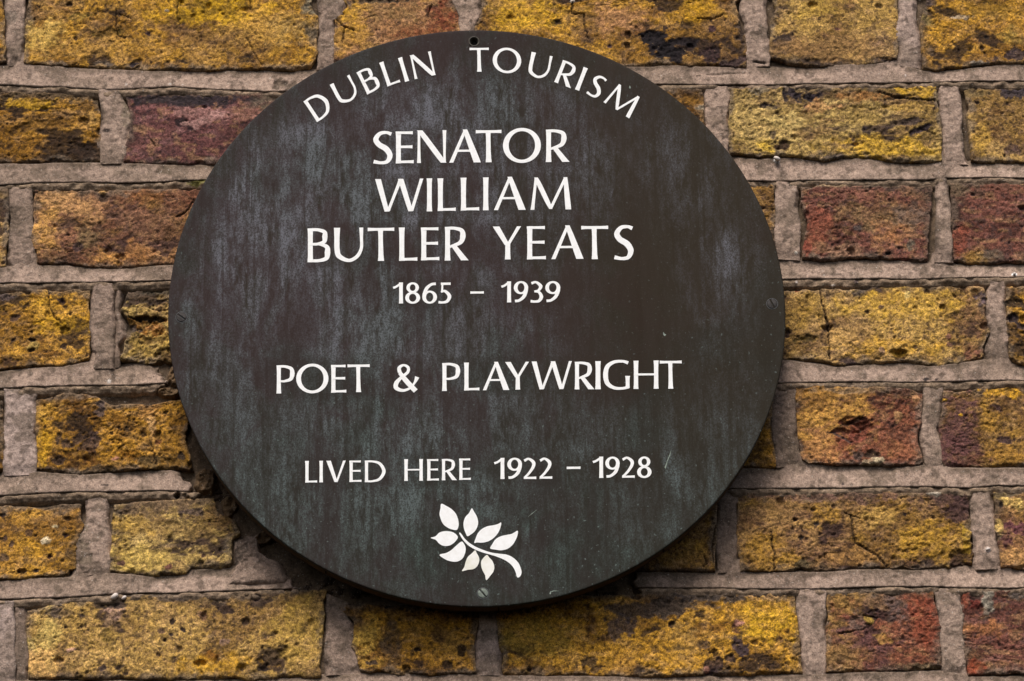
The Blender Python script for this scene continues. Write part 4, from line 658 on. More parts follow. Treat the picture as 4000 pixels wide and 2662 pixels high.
# ragged rubble of old mortar round the foot of the plaque
for tile, c, rx, ry, sd_ in (('02', (1330, 250), 95, 120, 1), ('02', (1480, 430), 80, 90, 2), ('02', (1700, 640), 90, 60, 3), ('01', (1120, 1010), 70, 110, 4), ('01', (1080, 1120), 110, 50, 5)):
    cc = plane(T(tile, [c]), 0)[0]; s = 0.187e-3/KZ
    n = 70
    a_, b_ = np.meshgrid(np.linspace(-1, 1, n), np.linspace(1, -1, n))
    PP = np.stack([cc[0]+a_*rx*s, cc[1]+b_*ry*s*1.07], -1)
    x_, z_ = PP[..., 0], PP[..., 1]
    r_ = np.hypot(a_, b_)+(fbm(x_, z_, 0.008, 4, sd_+200)-0.5)*0.7
    yy = 0.0005+0.010*sm(r_, 0.5, 1.0)-(fbm(x_, z_, 0.006, 5, sd_+210)-0.5)*0.008
    cc_ = lin((104, 82, 58))*(0.35+1.2*fbm(x_, z_, 0.005, 4, sd_+220))[..., None]
    mesh_obj('mortar_rubble', np.stack([x_, yy, z_], -1).reshape(-1, 3)+WINV, grid_faces(n, n), M_MORTAR, wall, cc_.reshape(-1, 3))

# pebbles stuck in the mortar
M_PEB, nt_, b_ = newmat('pale_pebble')
tc_ = nd(nt_, 'ShaderNodeTexCoord').outputs['Object']
nt_.links.new(mix_n(nt_, noise_n(nt_, tc_, 900, 3), (0.42, 0.34, 0.29), (0.72, 0.64, 0.58)), b_.inputs['Base Color']); b_.inputs['Roughness'].default_value = 0.6
for tile, c, r, dy in (('02', (740, 1027), 24, -0.002), ('20', (718, 1028), 20, -0.0012), ('21', (2248, 366), 11, -0.001), ('22', (2078, 718), 13, -0.0006), ('02', (800, 1030), 16, 0.0)):
    cc = plane(T(tile, [c]), 0)[0]; r *= 0.187e-3/KZ
    nn, mm = 10, 16
    th = np.linspace(0.001, math.pi-0.001, nn)[:, None]; ph = np.linspace(0, 2*math.pi, mm, endpoint=False)[None]
    k = 1+0.25*np.sin(ph*2+r*9e4)*np.sin(th)
    V_ = np.stack([cc[0]+r*k*np.sin(th)*np.cos(ph), dy+r*0.8*np.cos(th)+0*ph, cc[1]+r*k*0.85*np.sin(th)*np.sin(ph)], -1).reshape(-1, 3)
    mesh_obj('pebble', V_+WINV, grid_faces(nn, mm, True), M_PEB, wall)


# rough old mortar deep between the bricks
xs = np.arange(-0.60, 0.64, 0.0022); zs = np.arange(0.40, -0.42, -0.0022)
XX, ZZ = np.meshgrid(xs, zs)
YY = 0.0055-(fbm(XX, ZZ, 0.012, 4, 5)-0.5)*0.006
CC = lin((96, 80, 64))*(0.45+1.0*fbm(XX, ZZ, 0.006, 4, 8))[..., None]
mesh_obj('mortar_core', np.stack([XX, YY, ZZ], -1).reshape(-1, 3)+WINV, grid_faces(*XX.shape), M_MORTAR, wall, CC.reshape(-1, 3))

# ------------------------------------------------------------------ the plaque
TY = -0.026
# the ring of the plate as measured: centre and radius carried on to the plate's own plane
_c = CAM+(np.array([0, -0.019, 0])-CAM)*((TY-CAM[1])/(-0.019-CAM[1]))
PC = _c[[0, 2]]; RAD = 0.225*(TY-CAM[1])/(-0.019-CAM[1])
def pl(px): return plane(px, TY)-PC
plq = bpy.data.objects.new('plaque', None)
COL.objects.link(plq); plq.location = (PC[0], 0, PC[1])
plq['label'] = 'round dark bronze plaque with white lettering fixed to the brick wall'
plq['category'] = 'plaque'

def bronze(name, base=0.74):
    m, nt, b = newmat(name)
    tc = nd(nt, 'ShaderNodeTexCoord').outputs['Object']
    def mapped(sx, sz, off=0.0):
        mp = nd(nt, 'ShaderNodeMapping'); mp.inputs['Scale'].default_value = (sx, 1, sz); mp.inputs['Location'].default_value = (off, 0, off*0.7)
        nt.links.new(tc, mp.inputs['Vector']); return mp.outputs[0]
    at = nd(nt, 'ShaderNodeAttribute', attribute_name='tone')
    sep = nd(nt, 'ShaderNodeSeparateColor'); nt.links.new(at.outputs['Color'], sep.inputs[0])
    bloom, teal, olive = sep.outputs[0], sep.outputs[1], sep.outputs[2]
    s1 = noise_n(nt, mapped(1, 0.10), 95, 6, 0.66, 0.25)         # long runs
    s2 = noise_n(nt, mapped(1, 0.30, 3), 260, 5, 0.72, 0.3)      # mottle, drawn out downwards
    s3 = noise_n(nt, mapped(1, 0.55, 7), 30, 5, 0.62, 0.6)       # cloudy
    s4 = noise_n(nt, mapped(1, 0.035, 9), 150, 4, 0.6, 0.1)      # thin dark drips
    s5 = noise_n(nt, mapped(1, 0.20, 12), 40, 4, 0.6, 0.8)       # patches of runs
    g = noise_n(nt, mapped(1, 0.8, 5), 950, 3, 0.8)              # grain
    run = math_n(nt, 'ADD', math_n(nt, 'MULTIPLY', ramp_n(nt, s1, 0.40, 0.60), 0.40), math_n(nt, 'MULTIPLY', ramp_n(nt, s2, 0.36, 0.64), 0.60))
    run = math_n(nt, 'MULTIPLY', run, ramp_n(nt, s3, 0.34, 0.62, 0.35, 1.2))
    run = math_n(nt, 'MULTIPLY', run, ramp_n(nt, s5, 0.36, 0.54, 0.55, 1.1))
    run = math_n(nt, 'MULTIPLY', run, ramp_n(nt, s4, 0.56, 0.62, 1.0, 0.45))
    gg = ramp_n(nt, g, 0.34, 0.66, 0.25, 1.55)
    f = math_n(nt, 'MULTIPLY', math_n(nt, 'MULTIPLY', run, gg), bloom)
    c = mix_n(nt, ramp_n(nt, s3, 0.42, 0.58), tuple(lin((57, 43, 40))*base), tuple(lin((50, 43, 34))*base))
    c = mix_n(nt, olive, c, tuple(lin((52, 43, 29))*base))
    c = mix_n(nt, math_n(nt, 'MULTIPLY', teal, 0.5), c, tuple(lin((39, 43, 39))*base))
    c = mix_n(nt, ramp_n(nt, g, 0.60, 0.72, 0, 0.40), c, tuple(lin((72, 66, 58))))
    blo = mix_n(nt, teal, tuple(lin((103, 103, 109))), tuple(lin((84, 97, 93))))
    c = mix_n(nt, f, c, blo)
    sp = noise_n(nt, mapped(1, 1, 2), 420, 2, 0.4)
    c = mix_n(nt, math_n(nt, 'MULTIPLY', ramp_n(nt, sp, 0.67, 0.74, 0, 0.55), math_n(nt, 'ADD', math_n(nt, 'MULTIPLY', teal, 0.8), 0.3)), c, tuple(lin((112, 124, 120))))
    nt.links.new(c, b.inputs['Base Color'])
    b.inputs['Metallic'].default_value = 0.0
    nt.links.new(ramp_n(nt, s1, 0.3, 0.7, 0.62, 0.80), b.inputs['Roughness'])
    b.inputs['Specular IOR Level'].default_value = 0.12
    nt.links.new(bump_n(nt, g, 0.00012, 0.6), b.inputs['Normal'])
    return m
M_BRONZE = bronze('patinated_bronze')

def simple(name, c0, c1, scale, rough, metal=0.0, bump=0.0002, spec=0.3):
    m, nt, b = newmat(name)
    tc = nd(nt, 'ShaderNodeTexCoord').outputs['Object']
    n = noise_n(nt, tc, scale, 5, 0.65)
    nt.links.new(mix_n(nt, ramp_n(nt, n, 0.3, 0.7), tuple(c0), tuple(c1)), b.inputs['Base Color'])
    b.inputs['Roughness'].default_value = rough; b.inputs['Metallic'].default_value = metal
    b.inputs['Specular IOR Level'].default_value = spec
    nt.links.new(bump_n(nt, n, bump, 0.7), b.inputs['Normal'])
    return m
M_BACK = simple('dark_backing_wood', lin((52, 40, 24)), lin((82, 64, 40)), 160, 0.8, bump=0.0006)
M_EDGE = simple('bronze_edge', lin((34, 28, 27)), lin((50, 42, 42)), 300, 0.55)
M_WHITE = simple('white_enamel', lin((240, 239, 236)), lin((250, 250, 249)), 260, 0.55, bump=0.00004)
M_WHITE_STAIN = simple('stained_white_enamel', lin((226, 223, 205)), lin((244, 242, 236)), 90, 0.55, bump=0.00004)
M_SCREW = simple('dull_screw', lin((48, 44, 42)), lin((66, 62, 60)), 500, 0.6, metal=0.3)
M_SCREW_GREEN = simple('green_grey_screw', lin((92, 100, 92)), lin((132, 140, 130)), 420, 0.65, metal=0.1)
M_HOLE = simple('dark_bore', lin((16, 13, 10)), lin((30, 26, 18)), 300, 0.9)
M_RIM = simple('worn_hole_rim', lin((60, 55, 47)), lin((80, 74, 64)), 500, 0.6)
M_CSK = simple('worn_screw_seat', lin((74, 74, 76)), lin((96, 98, 98)), 500, 0.6)
M_MARK = simple('pale_scratch', lin((104, 116, 108)), lin((150, 160, 148)), 700, 0.7)

# lettering data: character, x0, x1, y top, y base on the tracing sheets
LINES = [
 ('10', 'SENATOR', [(258, 388, 848, 1062), (406, 522, 850, 1056), (543, 733, 843, 1053), (750, 955, 838, 1051), (922, 1088, 842, 1049), (1097, 1342, 828, 1054), (1374, 1528, 838, 1047)]),
 ('10', 'WILLIAM', [(272, 585, 1157, 1367), (605, 641, 1152, 1365), (676, 793, 1152, 1363), (825, 944, 1148, 1360), (968, 1005, 1146, 1358), (1038, 1244, 1143, 1357), (1275, 1537, 1147, 1355)]),
 ('01', 'B', [(1983, 2130, 72, 290)]),
 ('11', 'UTLER', [(9, 197, 68, 289), (225, 397, 69, 282), (427, 545, 66, 281), (569, 687, 66, 278), (722, 877, 62, 279)]),
 ('11', 'YEATS', [(1030, 1215, 60, 273), (1252, 1374, 58, 272), (1408, 1617, 53, 270), (1602, 1776, 57, 271), (1811, 1942, 51, 277)]),
 ('11', '1865-1939', [(385, 453, 421, 556), (467, 563, 420, 558), (577, 672, 420, 557), (678, 765, 421, 557), (887, 974, 478, 493), (1083, 1150, 414, 549), (1167, 1260, 412, 550), (1272, 1358, 412, 551), (1370, 1467, 412, 549)]),
 ('01', 'POE', [(1783, 1900, 955, 1136), (1910, 2118, 945, 1136), (2135, 2233, 952, 1131)]),
 ('11', 'T&PLAYWRIGHT', [(95, 238, 950, 1128), (388, 551, 946, 1127), (705, 822, 940, 1120), (847, 945, 937, 1117), (967, 1138, 933, 1115), (1110, 1266, 933, 1112), (1282, 1542, 930, 1110), (1560, 1688, 932, 1110), (1692, 1728, 928, 1109), (1743, 1917, 921, 1113), (1940, 2100, 925, 1107), (2108, 2250, 926, 1106)]),
 ('02', 'LIV', [(1968, 2045, 148, 288), (2059, 2083, 147, 286), (2104, 2230, 147, 285)]),
 ('12', 'EDHERE', [(107, 185, 146, 284), (206, 341, 146, 285), (461, 581, 137, 277), (608, 684, 137, 275), (703, 801, 136, 273), (815, 890, 133, 271)]),
 ('12', '1922-1928', [(1037, 1107, 129, 265), (1125, 1220, 128, 266), (1228, 1312, 128, 265), (1330, 1415, 127, 263), (1508, 1597, 185, 201), (1673, 1744, 121, 258), (1757, 1850, 121, 258), (1862, 1947, 121, 257), (1962, 2055, 120, 259)]),
]
ARC = [  # tile, character, lower left, lower right, upper left
 ('00', 'D', (2044, 790), (2157, 714), (1956, 657)),
 ('10', 'U', (52, 686), (178, 620), (-19, 549)),
 ('10', 'B', (222, 612), (316, 564), (152, 470)),
 ('10', 'L', (352, 560), (436, 531), (300, 407)),
 ('10', 'I', (466, 531), (493, 522), (420, 378)),
 ('10', 'N', (528, 513), (665, 485), (495, 360)),
 ('10', 'T', (883, 465), (1007, 464), (882, 311)),
 ('10', 'O', (1028, 468), (1212, 480), (1034, 304)),
 ('10', 'U', (1250, 489), (1385, 519), (1283, 336)),
 ('10', 'R', (1428, 530), (1536, 572), (1484, 388)),
 ('10', 'I', (1561, 577), (1589, 588), (1617, 433)),
 ('10', 'S', (1630, 605), (1708, 645), (1697, 474)),
 ('10', 'M', (1745, 660), (1911, 766), (1829, 533)),
]
def catmull(P, W, n=9):
    P = np.array(P, float); W = np.array(W, float)
    A = np.vstack([2*P[0]-P[1], P, 2*P[-1]-P[-2]]); w = np.r_[W[0], W, W[-1]]
    out = []; ow = []
    for i in range(1, len(A)-2):
        for t in np.linspace(0, 1, n, endpoint=False):
            t2, t3 = t*t, t*t*t
            f = lambda a, b, c, d: 0.5*(2*b+(c-a)*t+(2*a-5*b+4*c-d)*t2+(3*b-a-3*c+d)*t3)
            out.append(f(A[i-1], A[i], A[i+1], A[i+2])); ow.append(w[i]*(1-t)+w[i+1]*t)
    out.append(A[-2]); ow.append(w[-2])
    return np.array(out), np.array(ow)
def hs(x0, y0, x1, y1, w0, w1, wm=None):
    """stroke with level cut ends; widths measured sideways"""
    wm = min(w0, w1)*0.86 if wm is None else wm
    t = np.linspace(0, 1, 9); w = w0*(1-t)+w1*t; mid = (w0+w1)/2
    w = w-(mid-wm)*(1-(2*t-1)**4)
    c = np.stack([x0+(x1-x0)*t, y0+(y1-y0)*t], -1); o = np.stack([w/2, 0*w], -1)
    return c-o, c+o
def vs(x0, y0, x1, y1, w0, w1, wm=None):
    """level stroke with upright cut ends"""
    wm = min(w0, w1)*0.86 if wm is None else wm
    t = np.linspace(0, 1, 9); w = w0*(1-t)+w1*t; mid = (w0+w1)/2
    w = w-(mid-wm)*(1-(2*t-1)**4)
    c = np.stack([x0+(x1-x0)*t, y0+(y1-y0)*t], -1); o = np.stack([0*w, w/2], -1)
    return c+o, c-o
def cv(P, W, n=9):
    c, w = catmull(P, W, n)
    d = np.gradient(c, axis=0); d /= np.hypot(*d.T)[:, None]+1e-9
    nrm = np.stack([-d[:, 1], d[:, 0]], -1)
    return c+nrm*w[:, None]/2, c-nrm*w[:, None]/2
def ring(cx, cy, rx, ry, tx, ty, n=56, pw=2.0):
    t = np.linspace(0, 2*math.pi, n)
    return (np.stack([cx+rx*np.cos(t), cy+ry*np.sin(t)], -1), np.stack([cx+(rx-tx)*np.cos(t), cy+(ry-ty)*np.sin(t)], -1))
def glyph(ch, a):
    K = 0.155; k = 0.088
    if ch == 'I': return [hs(a/2, 0, a/2, 1, a, a, a*0.84)]
    if ch == '-': return [vs(0, .5, a, .5, 1, 1, 0.9)]
    if ch == 'L': return [hs(K/2, 0, K/2, 1, K*1.02, K*1.08), vs(K*.4, .045, a, .05, .09, .105, .08)]
    if ch == 'E': return [hs(K/2, 0, K/2, 1, K*1.02, K*1.08), vs(K*.4, .045, a, .05, .09, .105, .08), vs(K*.4, .515, a*.93, .515, .085, .1, .08), vs(K*.4, .957, a*.95, .955, .088, .1, .08)]
    if ch == 'T': return [vs(0, .955, a, .955, .105, .105, .085), hs(a*.5, 0, a*.48, .95, K*1.12, K*.98)]
    if ch == 'H': return [hs(K/2, 0, K/2, 1, K*1.05, K*1.08), hs(a-K/2, 0, a-K/2, 1, K*1.05, K*1.08), vs(K*.5, .51, a-K*.5, .51, .08, .08)]
    if ch == 'N': return [hs(.055, 0, .055, .97, .11, .08, .078), hs(a-.055, .03, a-.055, 1, .08, .11, .078), hs(.075, 1, a-.08, 0, .15, .16, .185)]
    if ch == 'A': return [hs(.06, 0, a*.5+.005, .98, .115, .085, .10), hs(a-.10, 0, a*.5, 1, .20, .125, .17), vs(a*.23, .355, a*.72, .355, .075, .075)]
    if ch == 'V': return [hs(.10, 1, a*.5, 0, .20, .14, .17), hs(a-.06, 1, a*.5+.03, .02, .115, .085, .10)]
    if ch == 'W': return [hs(.085, 1, a*.245, 0, .165, .13, .15), hs(a*.53, .985, a*.27, .01, .12, .10, .09), hs(a*.53, 1, a*.735, 0, .15, .13, .15), hs(a-.05, 1, a*.755, .01, .10, .10, .09)]
    if ch == 'M': return [hs(.055, 0, a*.135, .98, .11, .085, .085), hs(a*.135, 1, a*.50, .02, .10, .09, .15), hs(a*.49, .02, a*.86, .98, .09, .09, .09), hs(a*.86, 1, a-.08, 0, .105, .16, .145)]
    if ch == 'Y': return [hs(.10, 1, a*.51, .44, .19, .14, .165), hs(a-.06, 1, a*.55, .46, .115, .10, .10), hs(a*.53, 0, a*.53, .52, K*1.05, K*.95, K*.9)]
    if ch == 'D': return [hs(K/2, 0, K/2, 1, K, K), cv([(K*.4, .957), (a*.38, .957), (a*.72, .85), (a-K*.5, .5), (a*.72, .15), (a*.38, .043), (K*.4, .043)], [k, k, .125, K, .125, k, k])]
    if ch == 'P': return [hs(K/2, 0, K/2, 1, K*1.05, K), cv([(K*.4, .957), (a*.45, .957), (a*.80, .88), (a-K*.5, .70), (a*.78, .51), (a*.45, .435), (K*.8, .435)], [k, k, .12, K, .12, k*.9, k*.8])]
    if ch == 'R':
        b = a*.87
        return [hs(K/2, 0, K/2, 1, K*1.05, K), cv([(K*.4, .957), (b*.45, .957), (b*.80, .89), (b-K*.5, .72), (b*.76, .54), (b*.42, .445), (K*.75, .40)], [k, k, .12, K, .12, k*.9, k*.8]), hs(a*.36, .45, a-.11, 0, .16, .21, .18)]
    if ch == 'B':
        b = a*.88
        return [hs(K/2, 0, K/2, 1, K*1.02, K), cv([(K*.4, .957), (b*.5, .957), (b*.84, .89), (b-K*.48, .75), (b*.82, .60), (b*.5, .535), (K*.8, .53)], [k, k, .11, K*.95, .11, k*.9, k*.9]),
                cv([(K*.4, .53), (a*.5, .53), (a*.84, .45), (a-K*.5, .28), (a*.82, .11), (a*.5, .045), (K*.4, .043)], [k*.8, k*.8, .12, K, .12, k, k])]
    if ch == 'S': return [cv([(a*.92, .905), (a*.68, .955), (a*.36, .925), (K*.55, .76), (a*.30, .60), (a*.66, .46), (a-K*.55, .27), (a*.72, .085), (a*.40, .045), (a*.04, .085)], [.105, .085, .11, .145, .155, .165, .15, .11, .085, .11])]
    if ch == 'U': return [cv([(K*.5, 1), (K*.48, .7), (K*.5, .38), (K*.75+.02, .17), (a*.5, .045), (a-.17, .16), (a-.055, .40), (a-.05, .7), (a-.055, 1)], [K*1.08, K*.9, K*.92, .14, .095, .10, .085, .082, .11])]
    if ch == 'O': return [ring(a/2, .5, a/2, .5, K*.98, .092)]
    if ch == 'G': return [cv([(a*.93, .90), (a*.72, .955), (a*.40, .93), (a*.16, .78), (K*.5, .5), (a*.16, .22), (a*.40, .07), (a*.70, .045), (a*.95, .09)], [.11, .085, .105, .14, K, .14, .105, .085, .095]), hs(a-K*.5, .06, a-K*.5, .46, K*.9, K)]
    if ch == '&':
        PT = [(.96, .53), (.86, .33), (.66, .13), (.38, .055), (.13, .15), (.14, .33), (.34, .53), (.58, .70), (.60, .87), (.42, .955), (.25, .86), (.27, .69), (.50, .42), (.76, .16), (.90, .03)]
        PT = [(a*p[0], p[1]) for p in PT]; WD = [.15, .075, .08, .10, .15, .15, .095, .10, .10, .075, .12, .13, .17, .17, .17]
        return [cv(PT[:7], WD[:7]), cv(PT[6:12], WD[6:12]), cv(PT[11:], WD[11:])]
    J = .165
    if ch == '1': return [hs(a-J*.55, 0, a-J*.55, 1, J*1.15, J*1.1, J), cv([(.03, .745), (a*.35, .80), (a-J*.75, .93)], [.11, .10, .11])]
    if ch == '8': return [ring(a*.5, .755, a*.42, .245, J*.9, .09), ring(a*.5, .28, a*.5, .28, J, .095)]
    if ch == '6': return [ring(a*.5, .305, a*.5, .305, J, .09), cv([(a*.92, .93), (a*.62, .90), (a*.30, .72), (J*.6, .46), (J*.5, .30)], [.12, .12, .15, J, J*.9])]
    if ch == '9': return [ring(a*.5, .695, a*.5, .305, J, .09), cv([(a*.08, .07), (a*.38, .10), (a*.70, .28), (a-J*.6, .54), (a-J*.5, .70)], [.12, .12, .15, J, J*.9])]
    if ch == '5': return [vs(a*.22, .94, a*.94, .94, .115, .12, .11), hs(a*.22+.05, .53, a*.22+.07, .96, .10, .10), cv([(a*.22, .555), (a*.52, .59), (a-J*.55, .36), (a*.70, .12), (a*.36, .055), (a*.04, .07)], [.08, .12, J, .14, .10, .12])]
    if ch == '3': return [cv([(a*.10, .90), (a*.45, .95), (a*.83-.02, .76), (a*.62, .57), (a*.32, .525)], [.12, .10, J*.95, .10, .08]), cv([(a*.32, .525), (a*.66, .485), (a-J*.55, .28), (a*.68, .09), (a*.36, .05), (a*.04, .075)], [.08, .11, J, .13, .10, .12])]
    if ch == '2': return [cv([(a*.08, .86), (a*.42, .95), (a*.80-.01, .78), (a*.76, .57), (a*.45, .28), (a*.10, .06)], [.12, .10, J*.95, .14, .11, .10]), vs(a*.04, .052, a, .052, .105, .12, .10)]

def letter(ch, tile, O, Rt, U, n):
    o, r, u = pl(T(tile, [O, Rt, U]))
    ex, ey = r-o, u-o
    a = np.hypot(*ex)/np.hypot(*ey)
    V = []; Fq = []
    st = glyph(ch, a)
    for i, (A, B) in enumerate(st):
        m = len(A); base = len(V)
        dep = TY-0.00018-0.00004*i
        for Q, y in ((A, dep), (B, dep), (A, TY+0.0003), (B, TY+0.0003)):
            P = o+(Q[:, :1]/a)*ex+Q[:, 1:]*ey
            V += [(p[0], y, p[1]) for p in P]
        for j in range(m-1):
            Fq.append((base+j, base+j+1, base+m+j+1, base+m+j))
            Fq.append((base+2*m+j, base+2*m+j+1, base+j+1, base+j))
            Fq.append((base+m+j, base+m+j+1, base+3*m+j+1, base+3*m+j))
        Fq.append((base, base+m, base+3*m, base+2*m)); Fq.append((base+m-1, base+3*m-1, base+4*m-1, base+2*m-1))
    name = 'numeral' if ch in '1234567890' else ('dash' if ch == '-' else 'letter')
    ob = mesh_obj(name, V, Fq, M_WHITE, plq, smooth=False)
    return ob, o, r, u
RECTS = []
for tile, txt, boxes in LINES:
    for ch, (x0, x1, y0, y1) in zip(txt, boxes):
        sl = 0.010*(x1-x0)
        _, o, r, u = letter(ch, tile, (x0, y1), (x1, y1-sl), (x0, y0), 0)
        RECTS.append((min(o[0], r[0]), max(o[0], r[0]), o[1], u[1]))
for tile, ch, O, Rt, U in ARC:
    _, o, r, u = letter(ch, tile, O, Rt, U, 0)
    c_ = (r+u)/2; RECTS.append((c_[0]-.010, c_[0]+.010, c_[1]-.011, c_[1]+.011))

# leaf spray
LEAVES = [
 [(700, 424), (735, 440), (765, 458), (793, 488), (808, 525), (812, 555), (808, 578), (798, 593), (770, 590), (740, 578), (712, 555), (696, 522), (688, 490), (694, 455)],
 [(896, 454), (910, 474), (928, 505), (937, 540), (932, 572), (915, 602), (890, 622), (868, 633), (856, 612), (845, 580), (843, 545), (855, 510), (878, 485)],
 [(1085, 545), (1083, 570), (1068, 608), (1040, 642), (1005, 665), (965, 675), (930, 674), (912, 676), (920, 650), (935, 615), (960, 588), (995, 570), (1035, 563), (1065, 555)],
 [(1191, 598), (1191, 625), (1180, 655), (1158, 690), (1125, 715), (1085, 724), (1050, 720), (1015, 712), (1028, 685), (1048, 655), (1080, 635), (1120, 625), (1155, 618)],
 [(632, 643), (662, 634), (685, 612), (715, 602), (750, 602), (782, 612), (806, 637), (796, 660), (772, 683), (745, 695), (712, 695), (685, 680), (665, 658), (645, 650)],
 [(829, 668), (846, 682), (857, 710), (852, 745), (835, 778), (805, 796), (770, 797), (728, 784), (688, 754), (730, 742), (765, 722), (795, 695)],
 [(918, 724), (928, 742), (942, 768), (944, 795), (932, 825), (908, 845), (870, 850), (833, 858), (848, 832), (856, 800), (870, 768), (895, 745)],
 [(994, 754), (1008, 770), (1030, 795), (1041, 830), (1036, 860), (1018, 885), (990, 917), (982, 885), (966, 855), (957, 825), (957, 795), (972, 772)],
]
STEM = [(820, 610), (830, 620), (852, 650), (885, 680), (925, 703), (970, 722), (1020, 738), (1070, 746), (1120, 752), (1160, 770), (1195, 803), (1212, 840), (1217, 870), (1208, 892), (1194, 900), (1186, 892), (1180, 868), (1166, 838), (1145, 812), (1110, 788), (1065, 768), (1015, 752), (965, 738), (915, 718), (870, 690), (838, 655), (820, 625), (815, 614)]
from mathutils.geometry import tessellate_polygon
def smooth_loop(P, n=4):
    P = np.array(P, float); out = []
    m = len(P)
    for i in range(m):
        a, b, c, d = P[i-1], P[i], P[(i+1) % m], P[(i+2) % m]
        for t in np.linspace(0, 1, n, endpoint=False):
            out.append(0.5*(2*b+(c-a)*t+(2*a-5*b+4*c-d)*t*t+(3*b-a-3*c+d)*t**3))
    return np.array(out)
def flat(name, tile, pts, mat, h=0.0002, n=4, tip=True):
    P = pl(T(tile, smooth_loop(pts, n) if n > 1 else pts))
    tri = tessellate_polygon([[Vector((p[0], p[1], 0)) for p in P]])
    m = len(P)
    V = [(p[0], TY-h, p[1]) for p in P]+[(p[0], TY+0.0003, p[1]) for p in P]
    Q = [(i, (i+1) % m, m+(i+1) % m, m+i) for i in range(m)]
    return mesh_obj(name, V, Q, mat, plq, smooth=False, tris=tri)
for i, L_ in enumerate(LEAVES):
    flat('leaf', '12', L_, M_WHITE_STAIN if i in (6, 7) else M_WHITE)
    xs_, ys_ = zip(*L_); q = pl(T('12', [(min(xs_), max(ys_)), (max(xs_), min(ys_))])); RECTS.append((q[0][0], q[1][0], q[0][1], q[1][1]))
flat('leaf_stem', '12', STEM, M_WHITE)
flat('scratch', '12', [(1257, 509), (1290, 480), (1320, 459), (1292, 484)], M_MARK, 0.00005, 1)
flat('scratch', '12', [(2182, 78), (2176, 110), (2160, 150), (2146, 198), (2139, 190), (2148, 165), (2165, 120)], M_MARK, 0.00005, 1)
flat('scratch', '11', [(2131, 738), (2140, 752), (2150, 756), (2140, 766), (2130, 755)], M_MARK, 0.00005, 1)
flat('scratch', '12', [(1397, 1005), (1402, 988), (1425, 983), (1460, 986), (1425, 988), (1408, 993), (1406, 1008)], M_MARK, 0.00005, 1)
flat('scratch', '10', [(1914, 552), (1922, 565), (1918, 575), (1910, 568)], M_MARK, 0.00005, 1)

# face plate: polar sheet with rounded arris; the colour attribute holds patina amounts (bloom, teal, olive)
hc = pl(T('10', [(911, 268)]))[0]
SCREWS = [(pl(T('01', [(1170, 643)]))[0], 38, M_SCREW), (pl(T('21', [(687, 557)]))[0], 65, M_SCREW), (pl(T('12', [(968, 1001)]))[0], 52, M_SCREW_GREEN)]
NR, NA = 170, 720
rr_ = np.r_[np.linspace(0.0006, RAD-0.0012, NR), RAD-0.0006, RAD-0.00018, RAD, RAD, RAD-0.0004]
yy_ = np.r_[np.full(NR, TY), TY+0.00008, TY+0.0003, TY+0.0008, TY+0.0030, TY+0.0034]
ta = np.linspace(0, 2*math.pi, NA, endpoint=False)
Xg = rr_[:, None]*np.cos(ta)[None]; Zg = rr_[:, None]*np.sin(ta)[None]; Yg = yy_[:, None]*np.ones((1, NA))
Yg[:NR] += (fbm(Xg[:NR], Zg[:NR], 0.09, 2, 5)-0.5)*0.0004*(1-sm(rr_[:NR, None], RAD-0.02, RAD-0.002))*0.3
hr = np.hypot(Xg-hc[0], Zg-hc[1])
halo = np.zeros_like(Xg)
for x0, x1, z0, z1 in RECTS:
    dx = np.maximum(np.maximum(x0-Xg, Xg-x1), 0); dz = np.maximum(np.maximum(z0-Zg, Zg-z1), 0)
    halo = np.maximum(halo, 1-sm(np.hypot(dx, dz)+(fbm(Xg, Zg, 0.006, 3, 6)-0.5)*0.004, 0.001, 0.007))
nx, nz = Xg/RAD, Zg/RAD
def blob(cx, cz, sx, sz): return np.exp(-((nx-cx)/sx)**2-((nz-cz)/sz)**2)
bl = 0.17+1.05*blob(-0.28, 0.45, 0.42, 0.38)+0.30*blob(0.15, 0.62, 0.22, 0.2)+0.50*blob(-0.25, -0.25, 0.5, 0.5)+0.30*blob(-0.95, -0.1, 0.12, 0.5)
bl += 0.35*blob(-0.62, -0.62, 0.22, 0.25)+0.42*blob(0.1, -0.62, 0.6, 0.25)+0.32*blob(0.78, 0.12, 0.14, 0.45)+0.2*blob(0.62, -0.62, 0.2, 0.25)+0.25*blob(0.5, 0.55, 0.3, 0.25)
bl = bl*0.92+0.06-0.26*blob(0.55, 0.0, 0.33, 0.6)+0.55*blob(-0.74, 0.2, 0.12, 0.5)
bl = bl*(0.62+0.75*fbm(Xg, Zg, 0.06, 4, 21))
bl *= (1-0.38*halo)
rnorm = rr_[:, None]/RAD
bl = bl*(1-0.55*sm(rnorm, 0.86, 0.97)*(nz > -0.2))
bl = np.clip(bl+0.5*blob(0.84, 0.21, 0.035, 0.05)+0.35*blob(-0.95, 0.02, 0.04, 0.08), 0, 1)
teal = np.clip(sm(-nz, -0.1, 0.75)*0.75+0.35*sm(fbm(Xg, Zg, 0.05, 3, 31), 0.5, 0.7), 0, 1)
oliv = np.clip(sm(nx, -0.1, 0.8)*0.9*(0.5+fbm(Xg, Zg, 0.08, 3, 33)), 0, 1)
Cg = np.stack([bl, teal, oliv], -1)
Fg = grid_faces(len(rr_), NA, True)
keep = hr.ravel()[Fg].min(1) > 0.0030
Fg = Fg[keep][:, ::-1]
V_ = np.stack([Xg, Yg, Zg], -1).reshape(-1, 3)
cidx = len(V_); V_ = np.vstack([V_, [[0, TY, 0]]]); Cv = np.vstack([Cg.reshape(-1, 3), Cg[0, 0][None]])
tri = np.stack([np.arange(NA), (np.arange(NA)+1) % NA, np.full(NA, cidx)], -1)
